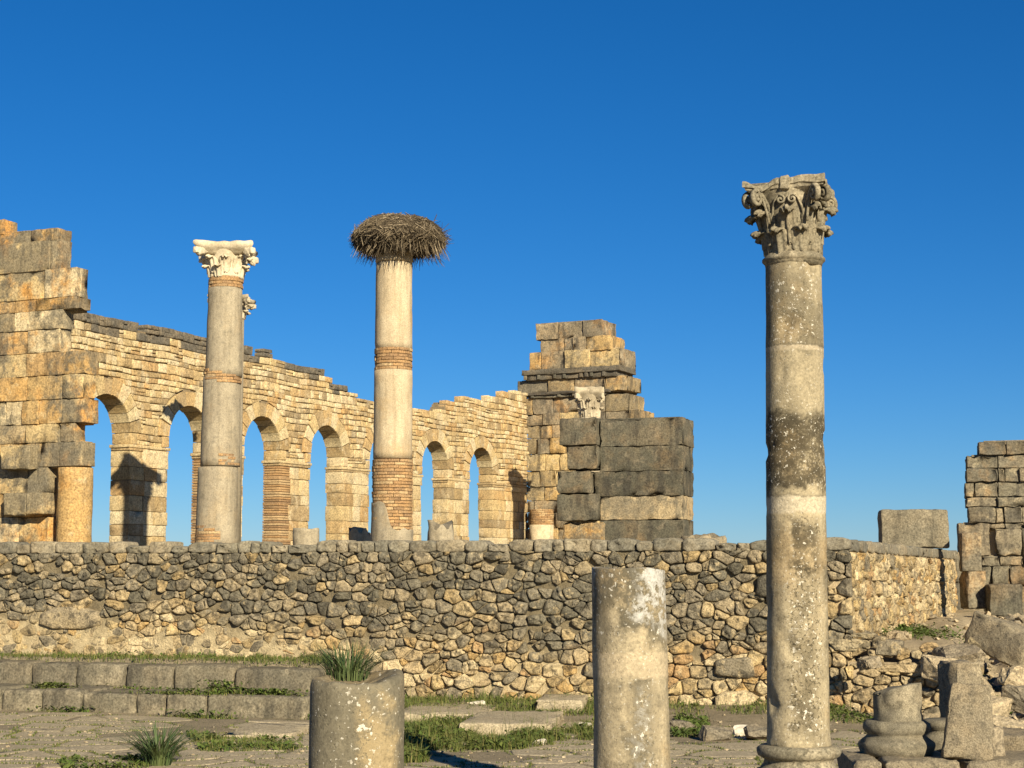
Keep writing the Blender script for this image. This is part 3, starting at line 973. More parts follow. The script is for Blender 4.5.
# far tower at the end of the arcade
TW = Plane(tuple(at(527, 500, 75.0))[:2], -R(26))
tw = empty('ruined_tower', TW.p(2.4, ZF), 'tall stepped ruin of weathered blocks and carved cornices at the far end of the arcade', 'ruined tower')
mb = MB()
ashlar(mb, TW, [
    (321, 338, (536, 558, 583, 602)), (337, 352, (540, 564, 573, 586, 611)), (350, 370, (529, 541, 565, 590, 620, 621)),
    (378, 393, (517, 548, 575, 605, 627, 625)), (396, 413, (525, 533, 553, 580, 605, 628, 629)), (412, 424, (527, 543, 560, 583, 605, 628, 639)),
    (424, 437, (527, 540, 552, 565, 600, 629)), (437, 453, (527, 538, 550, 566, 610, 629)), (453, 470, (527, 545, 560, 600, 629)), (470, 486, (527, 540, 556, 562, 600, 629)),
    (486, 500, (527, 544, 560, 600, 629)), (500, 512, (527, 535, 558, 600, 629)), (512, 528, (527, 533, 556, 600, 629)), (528, 545, (527, 535, 558, 600, 629))], 1.7, 575, amp=.035, rnd=.022, jit=.07, gap=.01)
mb.build('masonry', M['tower'], tw)
for (y0, y1, x0, x1) in ((368, 379, 524, 622), (391, 397, 531, 611)):
    mb = MB()
    z1 = TW.px(575, y0)[1]; z0 = TW.px(575, y1)[1]
    a, b = TW.px(x0, y0)[0], TW.px(x1, y0)[0]
    block(mb, frame(TW.p((a + b) / 2, z0 + (z1 - z0) * .75, -.7), TW.u), (b - a, 1.9, (z1 - z0) * .5), .03, .05, .25)
    block(mb, frame(TW.p((a + b) / 2, z0 + (z1 - z0) * .3, -.75), TW.u), (b - a - .3, 1.8, (z1 - z0) * .55), .03, .05, .25)
    x = a + .15
    while x < b - .2:
        if random.random() < .4:
            x += random.uniform(.2, .6)
            continue
        block(mb, frame(TW.p(x, z0 + (z1 - z0) * .3, .18), TW.u), (.15, .08, (z1 - z0) * .4), .02, .01, .3)
        x += .25
    mb.build('cornice', M['coping'], tw)
hb = TW.p(*[(TW.px(543, 530)[0])], 0, .15)
zb = at(543, 510, hb.y).z
hc = empty('column_stump', (hb.x, hb.y, ZF), 'short column stump of brick above pale plaster against the far tower', 'column stump')
mb = MB(); lathe(mb, (hb.x, hb.y), [(.52, ZF - .1), (.54, at(543, 525, hb.y).z)], 32, .02); mb.build('shaft', M['plaster'], hc)
mb = MB(); brick_ring(mb, (hb.x, hb.y), .53, at(543, 525, hb.y).z, zb); lathe(mb, (hb.x, hb.y), [(.46, ZF), (.46, zb - .03)], 24); mb.build('brick_band', M['brick'], hc)

# dark block wall in front of the tower
DW = Plane(tuple(at(606, 500, 60.0))[:2], -R(20))
dw = empty('block_wall', DW.p(1, ZF), 'massive dark grey wall of five courses of huge blocks in front of the far tower', 'ruined wall')
mb = MB()
ashlar(mb, DW, [(418, 446, (600, 683)), (446, 471, (600, 683)), (471, 496, (594, 683)), (520, 546, (600, 683))], 1.6, 640, amp=.04, rnd=.02, jit=.02, gap=.01)
mb.build('masonry', M['ashlar_grey'], dw)
mb = MB()
ashlar(mb, DW, [(496, 520, (600, 683))], 1.6, 640, amp=.05, rnd=.03, jit=.02, gap=.012)
mb.build('pale_block', M['tan_block'], dw)
for row in ((418, 446, (562, 599), .35), (446, 470, (570, 600), .35), (471, 494, (560, 593), .35), (494, 521, (559, 600), .3)):
    mb = MB()
    ashlar(mb, DW, [row], 1.3, 590, amp=.06, rnd=.035, jit=.04, gap=.02, solo=True)
    mb.build('projecting_block', M['ashlar_grey'], dw)
mb = MB()
ashlar(mb, DW, [(522, 546, (563, 607), .15)], 1.2, 590, amp=.1, rnd=.1, gap=.04)
mb.build('foot_block', M['ashlar'], dw)

# ------------------------------------------------------------------ Corinthian capital
def capital(parent, name, c, z0, r, h, rot, mat, fine=True, wear=0.0, R=2.1):
    c = Vector((c[0], c[1], 0))
    bell = lambda t: r * (.98 + .06 * t + .30 * t ** 2.6)
    def pol(a, rho, z): return Vector((c.x + math.cos(a) * rho, c.y + math.sin(a) * rho, z0 + z))
    mb = MB()
    lathe(mb, c, [(bell(t_) , z0 + h * .9 * t_) for t_ in np.linspace(0, 1, 14)], 40, .02 * r)
    cap = mb.build(name, mat, parent, origin=(c.x, c.y, z0))
    # abacus: concave sides, cut corners
    mb = MB()
    def aba(sc_, z):
        out = []
        for q in range(4):
            for i in range(14):
                t_ = i / 14
                a = rot + (q + t_) * math.pi / 2
                # corner at t=0: full radius, dips between
                rho = R - (R - 1.38) * math.sin(math.pi * t_) ** .62
                rho *= 1 + .03 * nz((a * 2, q, z), 3) - (wear * .22 + .10) * max(0, nz((a * 1.5, q, 2), 1.3 if wear else 2.6))
                out.append(pol(a, rho * r * sc_, z))
        return out
    sects = [(.66, .77), (.80, .82), (.93, .865), (.95, .90), (1.0, .91), (1.0, .97), (.985, .99), (.93, 1.0)]
    if wear: sects = [(.62, .62), (.74, .70), (.86, .76), (.93, .80), (.97, .84), (1.0, .90), (.98, .97), (.92, 1.0)]
    vs_ = []
    for s_, z in sects:
        ring = aba(s_, h * z)
        for p in ring: vs_.append(p + Vector((nz(p, 9, 1), nz(p, 9, 2), 0)) * .03 * r + Vector((0, 0, (.06 * h * nz(p, 5, 3) - (.05 if wear else .16) * h * max(0, nz(p, 4.3, 9) - .05) ) * (.6 if wear else 1) * (1 if z > .9 else .3))))
    N_ = 56
    fs = [(k * N_ + i, k * N_ + (i + 1) % N_, (k + 1) * N_ + (i + 1) % N_, (k + 1) * N_ + i) for k in range(len(sects) - 1) for i in range(N_)]
    fs.append(tuple((len(sects) - 1) * N_ + i for i in range(N_))); fs.append(tuple(range(N_ - 1, -1, -1)))
    mb.add(vs_, fs, bool(wear))
    for q in range(4):      # fleuron in the middle of each side
        a = rot + (q + .5) * math.pi / 2
        if wear and q % 2: continue
        block(mb, rotframe(pol(a, 1.3 * r, .93 * h), a), (.3 * r, .4 * r, .2 * h), .09 * r, .07 * r, .12 * r)
    mb.build('abacus', mat, cap)
    # acanthus leaves
    def leaf(mb, a, zb_, hl, W, curl):
        NT_, NW = 16, 12
        front = []; back = []
        for i in range(NT_ + 1):
            t_ = i / NT_
            if t_ < .68:
                z = zb_ + hl * t_ / .68 * .93; rho = bell(z / (h * .9)) + .05 * r + .10 * r * (t_ / .68) ** 2
            else:
                k = (t_ - .68) / .32
                zz = zb_ + hl * .93; r0 = bell(zz / (h * .9)) + .15 * r
                th = k * math.pi * 1.0
                rho = r0 + curl * (1 - math.cos(th)) ; z = zz + curl * .75 * math.sin(th) - curl * .35 * k
            lob = 1 + .17 * abs(math.sin(t_ * math.pi * 4.2)) - .1
            wd = W * lob * (.82 + .35 * math.sin(min(1, t_ * 1.25) * math.pi * .75)) * (1 - .55 * max(0, t_ - .72) / .28)
            for j in range(NW + 1):
                s_ = j / NW * 2 - 1
                rib = .055 * r * (math.cos(s_ * math.pi * 3.0)) * (.5 + .5 * (1 - abs(s_))) + .07 * r * (1 - abs(s_)) ** 2 * 1.0 - .05 * r * abs(s_) ** 3
                zz = z - .10 * hl * abs(s_) ** 1.6 * (1 if t_ > .2 else t_ * 5) + .03 * hl * math.sin(abs(s_) * 9)
                front.append(pol(a + s_ * wd / rho, rho + rib, zz))
                back.append(pol(a + s_ * wd * .93 / rho, rho + rib - .09 * r, zz - .02 * h))
        n_ = len(front); w_ = NW + 1
        fs = []
        for i in range(NT_):
            for j in range(NW):
                q = (i * w_ + j, i * w_ + j + 1, (i + 1) * w_ + j + 1, (i + 1) * w_ + j)
                fs.append(q); fs.append(tuple(n_ + k for k in q[::-1]))
            for j in (0, NW):
                q = (i * w_ + j, (i + 1) * w_ + j, n_ + (i + 1) * w_ + j, n_ + i * w_ + j)
                fs.append(q if j == 0 else q[::-1])
        o_ = NT_ * w_
        for j in range(NW): fs.append((o_ + j, o_ + j + 1, n_ + o_ + j + 1, n_ + o_ + j))
        mb.add(front + back, fs, True)
    for row, (zb_, hl, W, curl) in enumerate(((.0, .34 * h, .37 * r, .17 * r), (.12 * h, .50 * h, .34 * r, .20 * r))):
        for k in range(8):
            if wear and random.random() < wear * .5: continue
            mb = MB()
            leaf(mb, rot + (k + .5 * (1 - row)) * math.pi / 4, zb_, hl * random.uniform(.95, 1.05), W, curl * (1 if not wear else random.uniform(.3, 1)))
            mb.build('acanthus_leaf', mat, cap)
    # corner volutes and inner scrolls
    for q in range(4):
        a = rot + q * math.pi / 2
        if wear:
            mb = MB()
            block(mb, rotframe(pol(a, (R - .62) * r, .70 * h), a, 0, .5), (.75 * r, .34 * r, .26 * h), .12 * r, .09 * r, .12 * r)
            block(mb, rotframe(pol(a, (R - .28) * r, .70 * h), a), (.36 * r, .34 * r, .20 * h), .1 * r, .05 * r, .1 * r)
            mb.build('volute', mat, cap)
            continue
        mb = MB()
        for da in (-.13, .13):
            aa = a + da
            side = Vector((-math.sin(aa), math.cos(aa), 0))
            e_ = R - 1.8
            pts = [(1.03, .42), (1.1, .56), (1.18 + e_ * .25, .69), (1.28 + e_ * .5, .79), (1.40 + e_ * .75, .855)]
            cr, czv, R0 = 1.44 + e_ * .8, .745, .17
            hr = h / r
            sp = []
            for i in range(26):
                k = i / 25
                th = math.pi * .55 - k * math.pi * 3.3
                rr = R0 * 1.5 * (1 - k * .86)
                sp.append((cr + math.cos(th) * rr * 1.0, (czv * hr + math.sin(th) * rr * 1.25) / hr))
            path = [pol(aa, x_ * r, z_ * h) for x_, z_ in pts + sp]
            sweep(mb, path, lambda t_: r * (.22 + .14 * t_), lambda t_: r * (.15 - .05 * t_), side)
            block(mb, rotframe(pol(aa, cr * r, czv * h), aa), (.16 * r, .2 * r, .2 * r), .06 * r, .01 * r, .2)
        if wear < .5 or q != 1: mb.build('volute', mat, cap)
        if fine:
            a = rot + (q + .5) * math.pi / 2
            tang = Vector((-math.sin(a), math.cos(a), 0)); outw = Vector((math.cos(a), math.sin(a), 0))
            mb = MB()
            for sg in (-1, 1):
                pts = []
                for (x_, z_, d_) in ((.62, .40, 1.0), (.58, .52, 1.08), (.52, .63, 1.16), (.42, .73, 1.22), (.28, .78, 1.26)):
                    pts.append(c + outw * d_ * r * (1 - .15 * abs(x_)) + tang * sg * x_ * r + Vector((0, 0, z0 + z_ * h)))
                for i in range(20):
                    k = i / 19
                    th = math.pi * .5 + k * math.pi * 2.6
                    rr = .17 * (1 - k * .85)
                    pts.append(c + outw * 1.27 * r + tang * sg * (.22 + math.cos(th) * rr) * r + Vector((0, 0, z0 + .71 * h + math.sin(th) * rr * r)))
                sweep(mb, pts, .16 * r, .085 * r, outw)
                pts = [c + outw * (1.12 + .1 * k) * r * (.98) + tang * sg * (.70 + .22 * k) * r + Vector((0, 0, z0 + (.40 + .42 * k ** .8) * h)) for k in np.linspace(0, 1, 8)]
                sweep(mb, pts, .14 * r, .09 * r, outw)
            mb.build('scroll', mat, cap)
    if fine: cap.rotation_euler = (0, math.radians(-2.5), 0)
    return cap

# ------------------------------------------------------------------ standing columns of the basilica
def col_at(px_bot, py_bot, Y): return at(px_bot, py_bot, Y)
M['nest_shaft'] = column_mat('warm_shaft', (.44, .345, .215), (.52, .42, .27), (.2, .165, .11), patch=.3, speck=.2, rust=.35)
M['white_shaft'] = column_mat('grey_shaft', (.30, .25, .17), (.37, .31, .21), (.13, .115, .085), patch=.55, speck=.25, rust=.15)
M['white_cap'] = plain('white_marble', (.55, .465, .315), .22, 4, col2=(.40, .32, .2), second=(.52, .66))
M['pale_cap'] = plain('pale_limestone', (.44, .37, .25), .22, 4, col2=(.3, .245, .16))

# column carrying the nest
Y = 40.0
b = at(392, 541, Y); cx = b.x
zy = lambda y: at(392, y, Y).z
px_m = Y / F
nc = empty('nest_column', (cx, Y, ZF), 'round column with two red brick bands carrying a big nest', 'column')
r0, r1 = 20.3 * px_m, 18.3 * px_m
rad = lambda z: r0 + (r1 - r0) * (z - zy(541)) / (zy(262) - zy(541))
def shaft(mb, c, za, zb, radf, n=14, wob=.012, seed=0, dx=0.0, topfn=None, chip=.05):
    zs = np.linspace(za, zb, n)
    lathe(mb, (c[0] + dx, c[1]), [(radf(z), z) for z in zs], 56, wob, seed, topfn=topfn, chip=chip)
mb = MB(); shaft(mb, (cx, Y), zy(459), zy(371), rad, seed=1); mb.build('shaft', M['nest_shaft'], nc)
mb = MB(); shaft(mb, (cx, Y), zy(350), zy(264), rad, seed=2); mb.build('shaft', M['nest_shaft'], nc)
for (ya, yb) in ((371, 350), (546, 459)):
    mb = MB(); brick_ring(mb, (cx, Y), rad(zy(ya)) - .0, zy(ya), zy(yb)); lathe(mb, (cx, Y), [(rad(zy(ya)) - .06, zy(ya) - .05), (rad(zy(yb)) - .06, zy(yb) + .05)], 30); mb.build('brick_band', M['brick'], nc)
mb = MB()
pt_top = lambda a: zy(530) + (zy(503) - zy(530)) * (1 / (1 + math.exp(14 * (math.cos(a) + .12)))) + .08 * nz((math.cos(a), math.sin(a), 1), 3)
lathe(mb, (cx, Y), [(r0 + .015, z) for z in np.linspace(ZF - .1, zy(500), 26)] , 64, .02, 3, topfn=pt_top, capped=False)
mb.build('plaster_patch', M['white_shaft'], nc)
mb = MB()
lathe(mb, (cx, Y), [(r1 * 1.0, zy(263)), (r1 * 1.04, zy(261)), (r1 * 1.0, zy(258)), (r1 * 1.06, zy(250)), (r1 * 1.2, zy(240)), (r1 * 1.3, zy(228))], 40, .04, 6, chip=.2)
mb.build('capital', M['nest_shaft'], nc)

# the stork nest: a deep drum of dry sticks
nb = at(400.5, 235.5, Y)
nm = MB()
a_, hz = 48 * px_m, 19 * px_m
lathe(nm, (nb.x, nb.y), [(.36 * a_, nb.z - .8 * hz), (.7 * a_, nb.z - .62 * hz), (.9 * a_, nb.z - .35 * hz), (.9 * a_, nb.z - .05 * hz), (.80 * a_, nb.z + .35 * hz), (.64 * a_, nb.z + .72 * hz), (.35 * a_, nb.z + .88 * hz)], 40, .08, 8)
nest = nm.build('stork_nest', M['nest_core'], origin=(nb.x, nb.y, nb.z - hz))
tag(nest, 'big round nest of dry brown sticks on top of the brick banded column', 'bird nest')
sm_ = MB()
def stick(p, d, l, r, bend=.1):
    d = d.normalized()
    s_ = d.cross(Vector((0, 0, 1)))
    s_ = s_.normalized() if s_.length > .1 else Vector((1, 0, 0))
    t_ = d.cross(s_)
    k = Vector((random.uniform(-1, 1), random.uniform(-1, 1), random.uniform(-1, .2))) * bend * l
    vs_ = []
    for f_, rr in ((-.5, r * .8), (0, r), (.5, r * .4)):
        q = p + d * l * f_ + k * (1 - (2 * f_) ** 2) * .5
        for m_ in range(3):
            an = m_ * 2.094
            vs_.append(q + s_ * math.cos(an) * rr + t_ * math.sin(an) * rr)
    fs = []
    for i in range(2):
        for m_ in range(3):
            fs.append((i * 3 + m_, i * 3 + (m_ + 1) % 3, (i + 1) * 3 + (m_ + 1) % 3, (i + 1) * 3 + m_))
    sm_.add(vs_, fs, False)
for i in range(8500):
    a = random.uniform(0, 2 * math.pi)
    v = random.uniform(-1, 1)
    prof_r = float(np.interp(v, (-1, -.75, -.45, -.15, .2, .6, .85, 1), (.44, .78, .97, 1.0, .93, .78, .66, .45)))
    if v > .9: prof_r *= math.sqrt(random.random()) 
    rho = a_ * prof_r * random.uniform(.88, 1.0) * (1 + .10 * noise.noise(Vector((math.cos(a) * 1.6, math.sin(a) * 1.6, v * .8))))
    p = Vector((nb.x + math.cos(a) * rho, nb.y + math.sin(a) * rho, nb.z + v * hz * .92 + .1 * hz * noise.noise(Vector((math.cos(a), math.sin(a), 4)))))
    tan = Vector((-math.sin(a), math.cos(a), 0)); outw = Vector((math.cos(a), math.sin(a), 0))
    slope = (outw * .9 + Vector((0, 0, -.25 - .75 * (1 - v)))) if v > -.2 else (outw * random.uniform(-.1, .4) + Vector((0, 0, -1)))
    d = tan * random.choice((-1, 1)) * random.uniform(.1, 1) + slope * random.uniform(0, 1.0) + Vector((0, 0, random.uniform(-.1, .06)))
    stick(p, d, random.choice((.15, .2, .28, .36, .5)), random.choice((.004, .005, .007, .010, .015)), .25)
for i in range(420):
    a = random.uniform(0, 2 * math.pi); v = random.uniform(-.8, .7)
    rho = a_ * float(np.interp(v, (-1, -.45, 0, .6, 1), (.5, .97, 1, .78, .5)))
    p = Vector((nb.x + math.cos(a) * rho, nb.y + math.sin(a) * rho, nb.z + v * hz * .9))
    stick(p, Vector((random.uniform(-1, 1), random.uniform(-1, 1), random.uniform(-.8, .3))) + Vector((math.cos(a), math.sin(a), 0)) * .4, random.choice((.2, .3, .45)), random.choice((.005, .008)), .2)
for i in range(300):
    a = random.uniform(0, 2 * math.pi)
    rho = a_ * random.uniform(.55, .98)
    p = Vector((nb.x + math.cos(a) * rho, nb.y + math.sin(a) * rho, nb.z - hz * random.uniform(.65, 1.05)))
    stick(p, Vector((math.cos(a) * .35, math.sin(a) * .35, -1 + random.uniform(-.2, .6))), random.uniform(.3, .6), .008, .15)
sm_.build('twigs', M['stick'], nest)

# column with the white capital
Y = 41.1
b = at(217, 541, Y); cx = b.x
zy = lambda y: at(219, y, Y).z
px_m = Y / F
wc = empty('capital_column', (cx, Y, ZF), 'patched grey column with a bright white carved capital in front of the arches', 'column')
lean = lambda z: 7.0 * px_m * (z - zy(541)) / (zy(285) - zy(541)) * .55
r0, r1 = 21.0 * px_m, 17.0 * px_m
rad = lambda z: r0 + (r1 - r0) * (z - zy(541)) / (zy(285) - zy(541))
for (ya, yb, dx, sd) in ((546, 467.5, -.02, 11), (466.5, 378, 0, 12), (377, 289, .01, 13)):
    mb = MB(); shaft(mb, (cx, Y), zy(ya), zy(yb), rad, seed=sd, dx=dx + lean(zy((ya + yb) / 2))); mb.build('shaft', M['white_shaft'], wc)
mb = MB(); brick_ring(mb, (cx + lean(zy(284)), Y), r1 * 1.03, zy(289), zy(279)); lathe(mb, (cx + lean(zy(284)), Y), [(r1 * .97, zy(291)), (r1 * .97, zy(278))], 30); mb.build('brick_band', M['brick'], wc)
zq = zy(377)
mb = MB(); brick_ring(mb, (cx + lean(zq), Y), rad(zq) + .012, zy(384), zy(371), edge=lambda a, z: z > zq - .02 + .22 * math.cos(a + .3) * -1 * .9 - .12 and z < zq + .1 - .10 * math.cos(a), bh=.07); mb.build('brick_patch', M['brick'], wc)
mb = MB(); brick_ring(mb, (cx + lean(zy(460)), Y), rad(zy(460)) + .012, zy(466), zy(455), a0=-math.pi / 2 + .1, a1=-.1, bh=.07); mb.build('brick_patch', M['brick'], wc)
mb = MB(); brick_ring(mb, (cx - .01, Y), rad(zy(535)) + .012, zy(546), zy(527), a0=-math.pi + .25, a1=-math.pi / 2 + .35, bh=.07, edge=lambda a, z: z < zy(533) + .25 * math.cos((a + 2.2) * 1.6)); mb.build('brick_patch', M['brick'], wc)
capital(wc, 'capital', (cx + lean(zy(270)), Y), zy(279), r1 * .98, zy(245) - zy(279), -R(90) + R(50), M['white_cap'], fine=False, wear=.3, R=2.6)

# column hidden behind it: only the ends of its capital show
Y = 47.3
b = at(227.5, 541, Y); r = 12.5 * Y / F
hcol = empty('capital_column', (b.x, Y, ZF), 'farther column whose pale capital peeks out behind the white capital column', 'column')
zn = at(228, 319, Y).z
mb = MB(); lathe(mb, (b.x, Y), [(r * 1.05, ZF - .1), (r, zn)], 40, .012, 5); mb.build('shaft', M['white_shaft'], hcol)
capital(hcol, 'capital', (b.x, Y), zn, r, at(228, 297, Y).z - zn, R(-90) + R(45), M['pale_cap'], fine=False, wear=.3, R=2.45)

# column in front of the far tower
Y = 67.6
b = at(590.5, 541, Y); r = 10.5 * Y / F
tcol = empty('capital_column', (b.x, Y, ZF), 'far pale column with a weathered capital in front of the tower cornices', 'column')
zn = at(590, 418, Y).z
mb = MB(); lathe(mb, (b.x, Y), [(r * 1.05, ZF - .1), (r, zn)], 40, .02, 5); mb.build('shaft', M['pale_cap'], tcol)
capital(tcol, 'capital', (b.x, Y), zn, r * .95, at(590, 388, Y).z - zn, R(-90) + R(40), M['pale_cap'], fine=False, wear=.3)

# stumps and fragments on the terrace behind the rubble wall
def jag(z1, drop, sd, k=1.6): return lambda a: z1 - drop * max(0, .3 + nz((math.cos(a), math.sin(a), sd), k))
for (px, pt, wpx, Y, lab, drop) in ((306, 528, 26, 43, 'squat grey column stump under the fourth arch from the left', .1),
                              (360, 527, 22, 43, 'broken grey column stump just left of the brick banded column', .25),
                              (441, 520, 27, 43, 'jagged column stump right of the brick banded column', .45)):
    b = at(px, 541, Y); zt = at(px, pt, Y).z; r = wpx / 2 * Y / F
    o = empty('column_stump', (b.x, Y, ZF), lab, 'column stump')
    mb = MB(); lathe(mb, (b.x, Y), [(r, z) for z in np.linspace(ZF - .1, zt, 12)], 40, .03, px, topfn=jag(zt, drop, px), chip=.15)
    mb.build('shaft', M['white_shaft'], o)
mb = MB(); p = at(703, 537, 58)
block(mb, rotframe((p.x, p.y, ZF + .45), .3), (1.5, .9, 1.15), .22, .15, .16)
tag(mb.build('fallen_block', M['fallen'], origin=(p.x, p.y, ZF)), 'rounded grey stone lying at the right foot of the massive dark block wall', 'stone block')

# ------------------------------------------------------------------ tall foreground column
Y = 14.84
px_m = Y / F
b = at(798.5, 745, Y); cx = b.x
zy = lambda y: at(796, y, Y).z
ztop, zbot = zy(262), zy(748)
LN = (at(793.5, 258, Y).x - cx) / (ztop - zbot)
r0, r1 = 30.6 * px_m, 28.2 * px_m
a1 = 1.6
M['tall_shaft'] = column_mat('lichened_shaft', (.20, .168, .108), (.42, .345, .215), (.05, .041, .025),
    spots=((zy(492), zy(416), -1.75, 1.45, 'dark', .92), (zy(540), zy(520), -.2, .8, 'speck', .95), (zy(575), zy(522), -.25, .75, 'dark', .8), (zy(735), zy(560), -.3, .55, 'dark', .5), (zy(740), zy(560), -.45, .75, 'speck', .9), (zy(345), zy(275), -1.0, .9, 'speck', .55), (zy(412), zy(385), -.9, .3, 'speck', .7), (zy(415), zy(352), -1.6, 1.6, 'warm', .5)),
    bands=((zy(514), zy(497), (.46, .39, .27), .85), (zy(353), zy(348), (.44, .36, .24), .6), (zy(348.2), zy(347), (.07, .06, .04), .7), (zy(497.5), zy(496), (.09, .075, .05), .6)), patch=.5, speck=.5, rust=.3)
M['tall_cap'] = stone_mat('dark_carved_limestone', [(.215, .188, .13)], stain=(.065, .056, .038), stain_amt=.6, streak=.25, mott=.4, light=(.44, .37, .25), light_amt=.5, fine=22, s1=4, bump=.5, bd=.008)
fc = empty('tall_column', (cx, Y, 0), 'tall lichen stained column with a carved leafy capital standing nearest at the right', 'column')
mb = MB()
zs = np.linspace(zbot, ztop, 80)
vs_n = 72
prof_ = [(r0 + (r1 - r0) * ((z - zbot) / (ztop - zbot)) ** 1.2 + .010 * max(0, 1 - (z - zbot) / .12), z) for z in zs]
# the shaft leans very slightly
lathe(mb, (cx, Y), prof_, vs_n, .008, 3, chip=.10)
mb.v = [(x_ + LN * (z_ - zbot), y_, z_) for x_, y_, z_ in mb.v]
mb.build('shaft', M['tall_shaft'], fc, origin=(cx, Y, 0))
mb = MB()
ctop = cx + LN * (ztop - zbot)
lathe(mb, (ctop, Y), [(r1 * 1.0, ztop - .05), (r1 * 1.03, ztop - .02), (r1 * 1.07, ztop - .01), (r1 * 1.12, ztop + .002), (r1 * 1.12, ztop + .02), (r1 * 1.05, ztop + .036), (r1 * 1.02, ztop + .05), (r1 * 1.0, ztop + .058), (r1 * .9, ztop + .062)], 56, .004, 8)
mb.build('neck_ring', M['tall_cap'], fc)
capital(fc, 'capital', (ctop, Y), ztop + .05, r1 * .95, zy(185) - ztop - .05, -R(90) + R(29), M['tall_cap'], R=2.22)
mb = MB()
bz = zbot
lathe(mb, (cx, Y), [(r0 * 1.28, .62), (r0 * 1.46, .64), (r0 * 1.52, .70), (r0 * 1.46, bz - .19), (r0 * 1.24, bz - .165), (r0 * 1.12, bz - .12), (r0 * 1.10, bz - .09), (r0 * 1.2, bz - .075), (r0 * 1.3, bz - .06), (r0 * 1.345, bz - .03), (r0 * 1.34, bz + .0), (r0 * 1.27, bz + .022), (r0 * 1.1, bz + .03), (r0 * .9, bz + .03)], 64, .008, 5, chip=.06)
mb.build('base', M['tall_cap'], fc)
mb = MB()
block(mb, rotframe((cx, Y, .31), .3), (.98, .98, .64), .04, .025, .12)
mb.build('plinth', M['tall_cap'], fc)

# ------------------------------------------------------------------ foreground stumps
Y = 11.8
b = at(629.5, 640, Y); cx = b.x; px_m = Y / F
zy = lambda y: at(629, y, Y).z
zt = zy(570)
M['stump_pale'] = column_mat('white_lichen_shaft', (.25, .21, .138), (.38, .31, .195), (.09, .077, .05),
    spots=((zy(640), zy(560), -.35, 1.2, 'dark', .95), (zy(622), zy(562), .0, 1.5, 'white', .9), (zy(592), zy(560), -1.7, -.75, 'white', .8), (zy(604), zy(562), -1.3, .3, 'dark', .9), (zy(650), zy(600), -1.5, -.8, 'dark', .5), (zy(780), zy(672), -.1, .65, 'speck', .95), (zy(790), zy(672), -.1, .6, 'dark', .7), (zy(790), zy(690), .1, .45, 'white', .4)),
    bands=((zy(676), zy(652), (.43, .345, .22), .75),), patch=.6, speck=.5, rust=.35)
st2 = empty('column_stump', (cx, Y, 0), 'slim broken column shaft crusted with white lichen at its flat top', 'column stump')
mb = MB()
top2 = lambda a: zt - .03 + .022 * nz((math.cos(a) * 1.3, math.sin(a) * 1.3, 4), 1.6) - .05 * max(0, math.cos(a - .2) - .75) * 3
zs = list(np.linspace(0, zt - .05, 40)) + [zt - .02, zt]
rr2 = lambda z: (39.0 + (36.5 - 39.0) * (z / zt)) * px_m
lathe(mb, (cx, Y), [(rr2(z), z) for z in zs] + [(rr2(zt) * .985, zt + .008), (rr2(zt) * .9, zt + .01), (rr2(zt) * .5, zt + .008), (.01, zt + .006)], 72, .006, 21, topfn=None, chip=.03)
ls = zy(640)
mb.v = [(x_ - .0098 * (z_ - ls) * 1.4, y_, z_ + (.018 * nz((x_ * 3, y_ * 3, 3), 1.5) - .035 * max(0, (x_ - cx) / rr2(zt) - .5) if z_ > zt - .06 else 0)) for x_, y_, z_ in mb.v]
mb.build('shaft', M['stump_pale'], st2, origin=(cx, Y, 0))

Y = 9.74
b = at(357, 720, Y); cx = b.x; px_m = Y / F
zy = lambda y: at(357, y, Y).z
zt = zy(678)
M['stump_grey'] = column_mat('grey_lichen_shaft', (.15, .132, .09), (.19, .163, .108), (.075, .067, .047),
    spots=((zy(900), zy(705), .15, 1.0, 'rust', .75), (zy(790), zy(670), -.2, .6, 'speck', .7)), bands=(), patch=.4, speck=.75, rust=.2)
st1 = empty('column_stump', (cx, Y, 0), 'thick grey column stump with a hollow worn top holding a grass tuft', 'column stump')
mb = MB()
ro = 46.5 * px_m
NS = 80
prof1 = [(ro * 1.0, z) for z in np.linspace(0, zt - .06, 24)] + [(ro * .995, zt - .035), (ro * .97, zt - .012), (ro * .92, zt), (ro * .84, zt), (ro * .76, zt - .006), (ro * .62, zt - .02), (ro * .45, zt - .03), (ro * .25, zt - .034), (.01, zt - .034)]
lathe(mb, (cx, Y), prof1, NS, .006, 33, chip=.03)
def rim(x_, y_, z_):
    if z_ < zt - .08: return z_
    a = math.atan2(y_ - Y, x_ - cx)
    k = math.hypot(x_ - cx, y_ - Y) / ro
    # raised shoulder at the right, notch towards the back
    u = .020 * math.sin(a) + .040 * max(0, math.cos(a - R(10))) ** 3 - .02 * max(0, math.cos(a - R(110)) - .5)
    return z_ + u * min(1, k * 1.15) + .016 * nz((x_ * 9, y_ * 9, 1), 1) + .008 * nz((x_ * 30, y_ * 30, 1), 1)
mb.v = [(x_, y_, rim(x_, y_, z_)) for x_, y_, z_ in mb.v]
mb.build('shaft', M['stump_grey'], st1, origin=(cx, Y, 0))
ST1 = (cx, Y, zt)

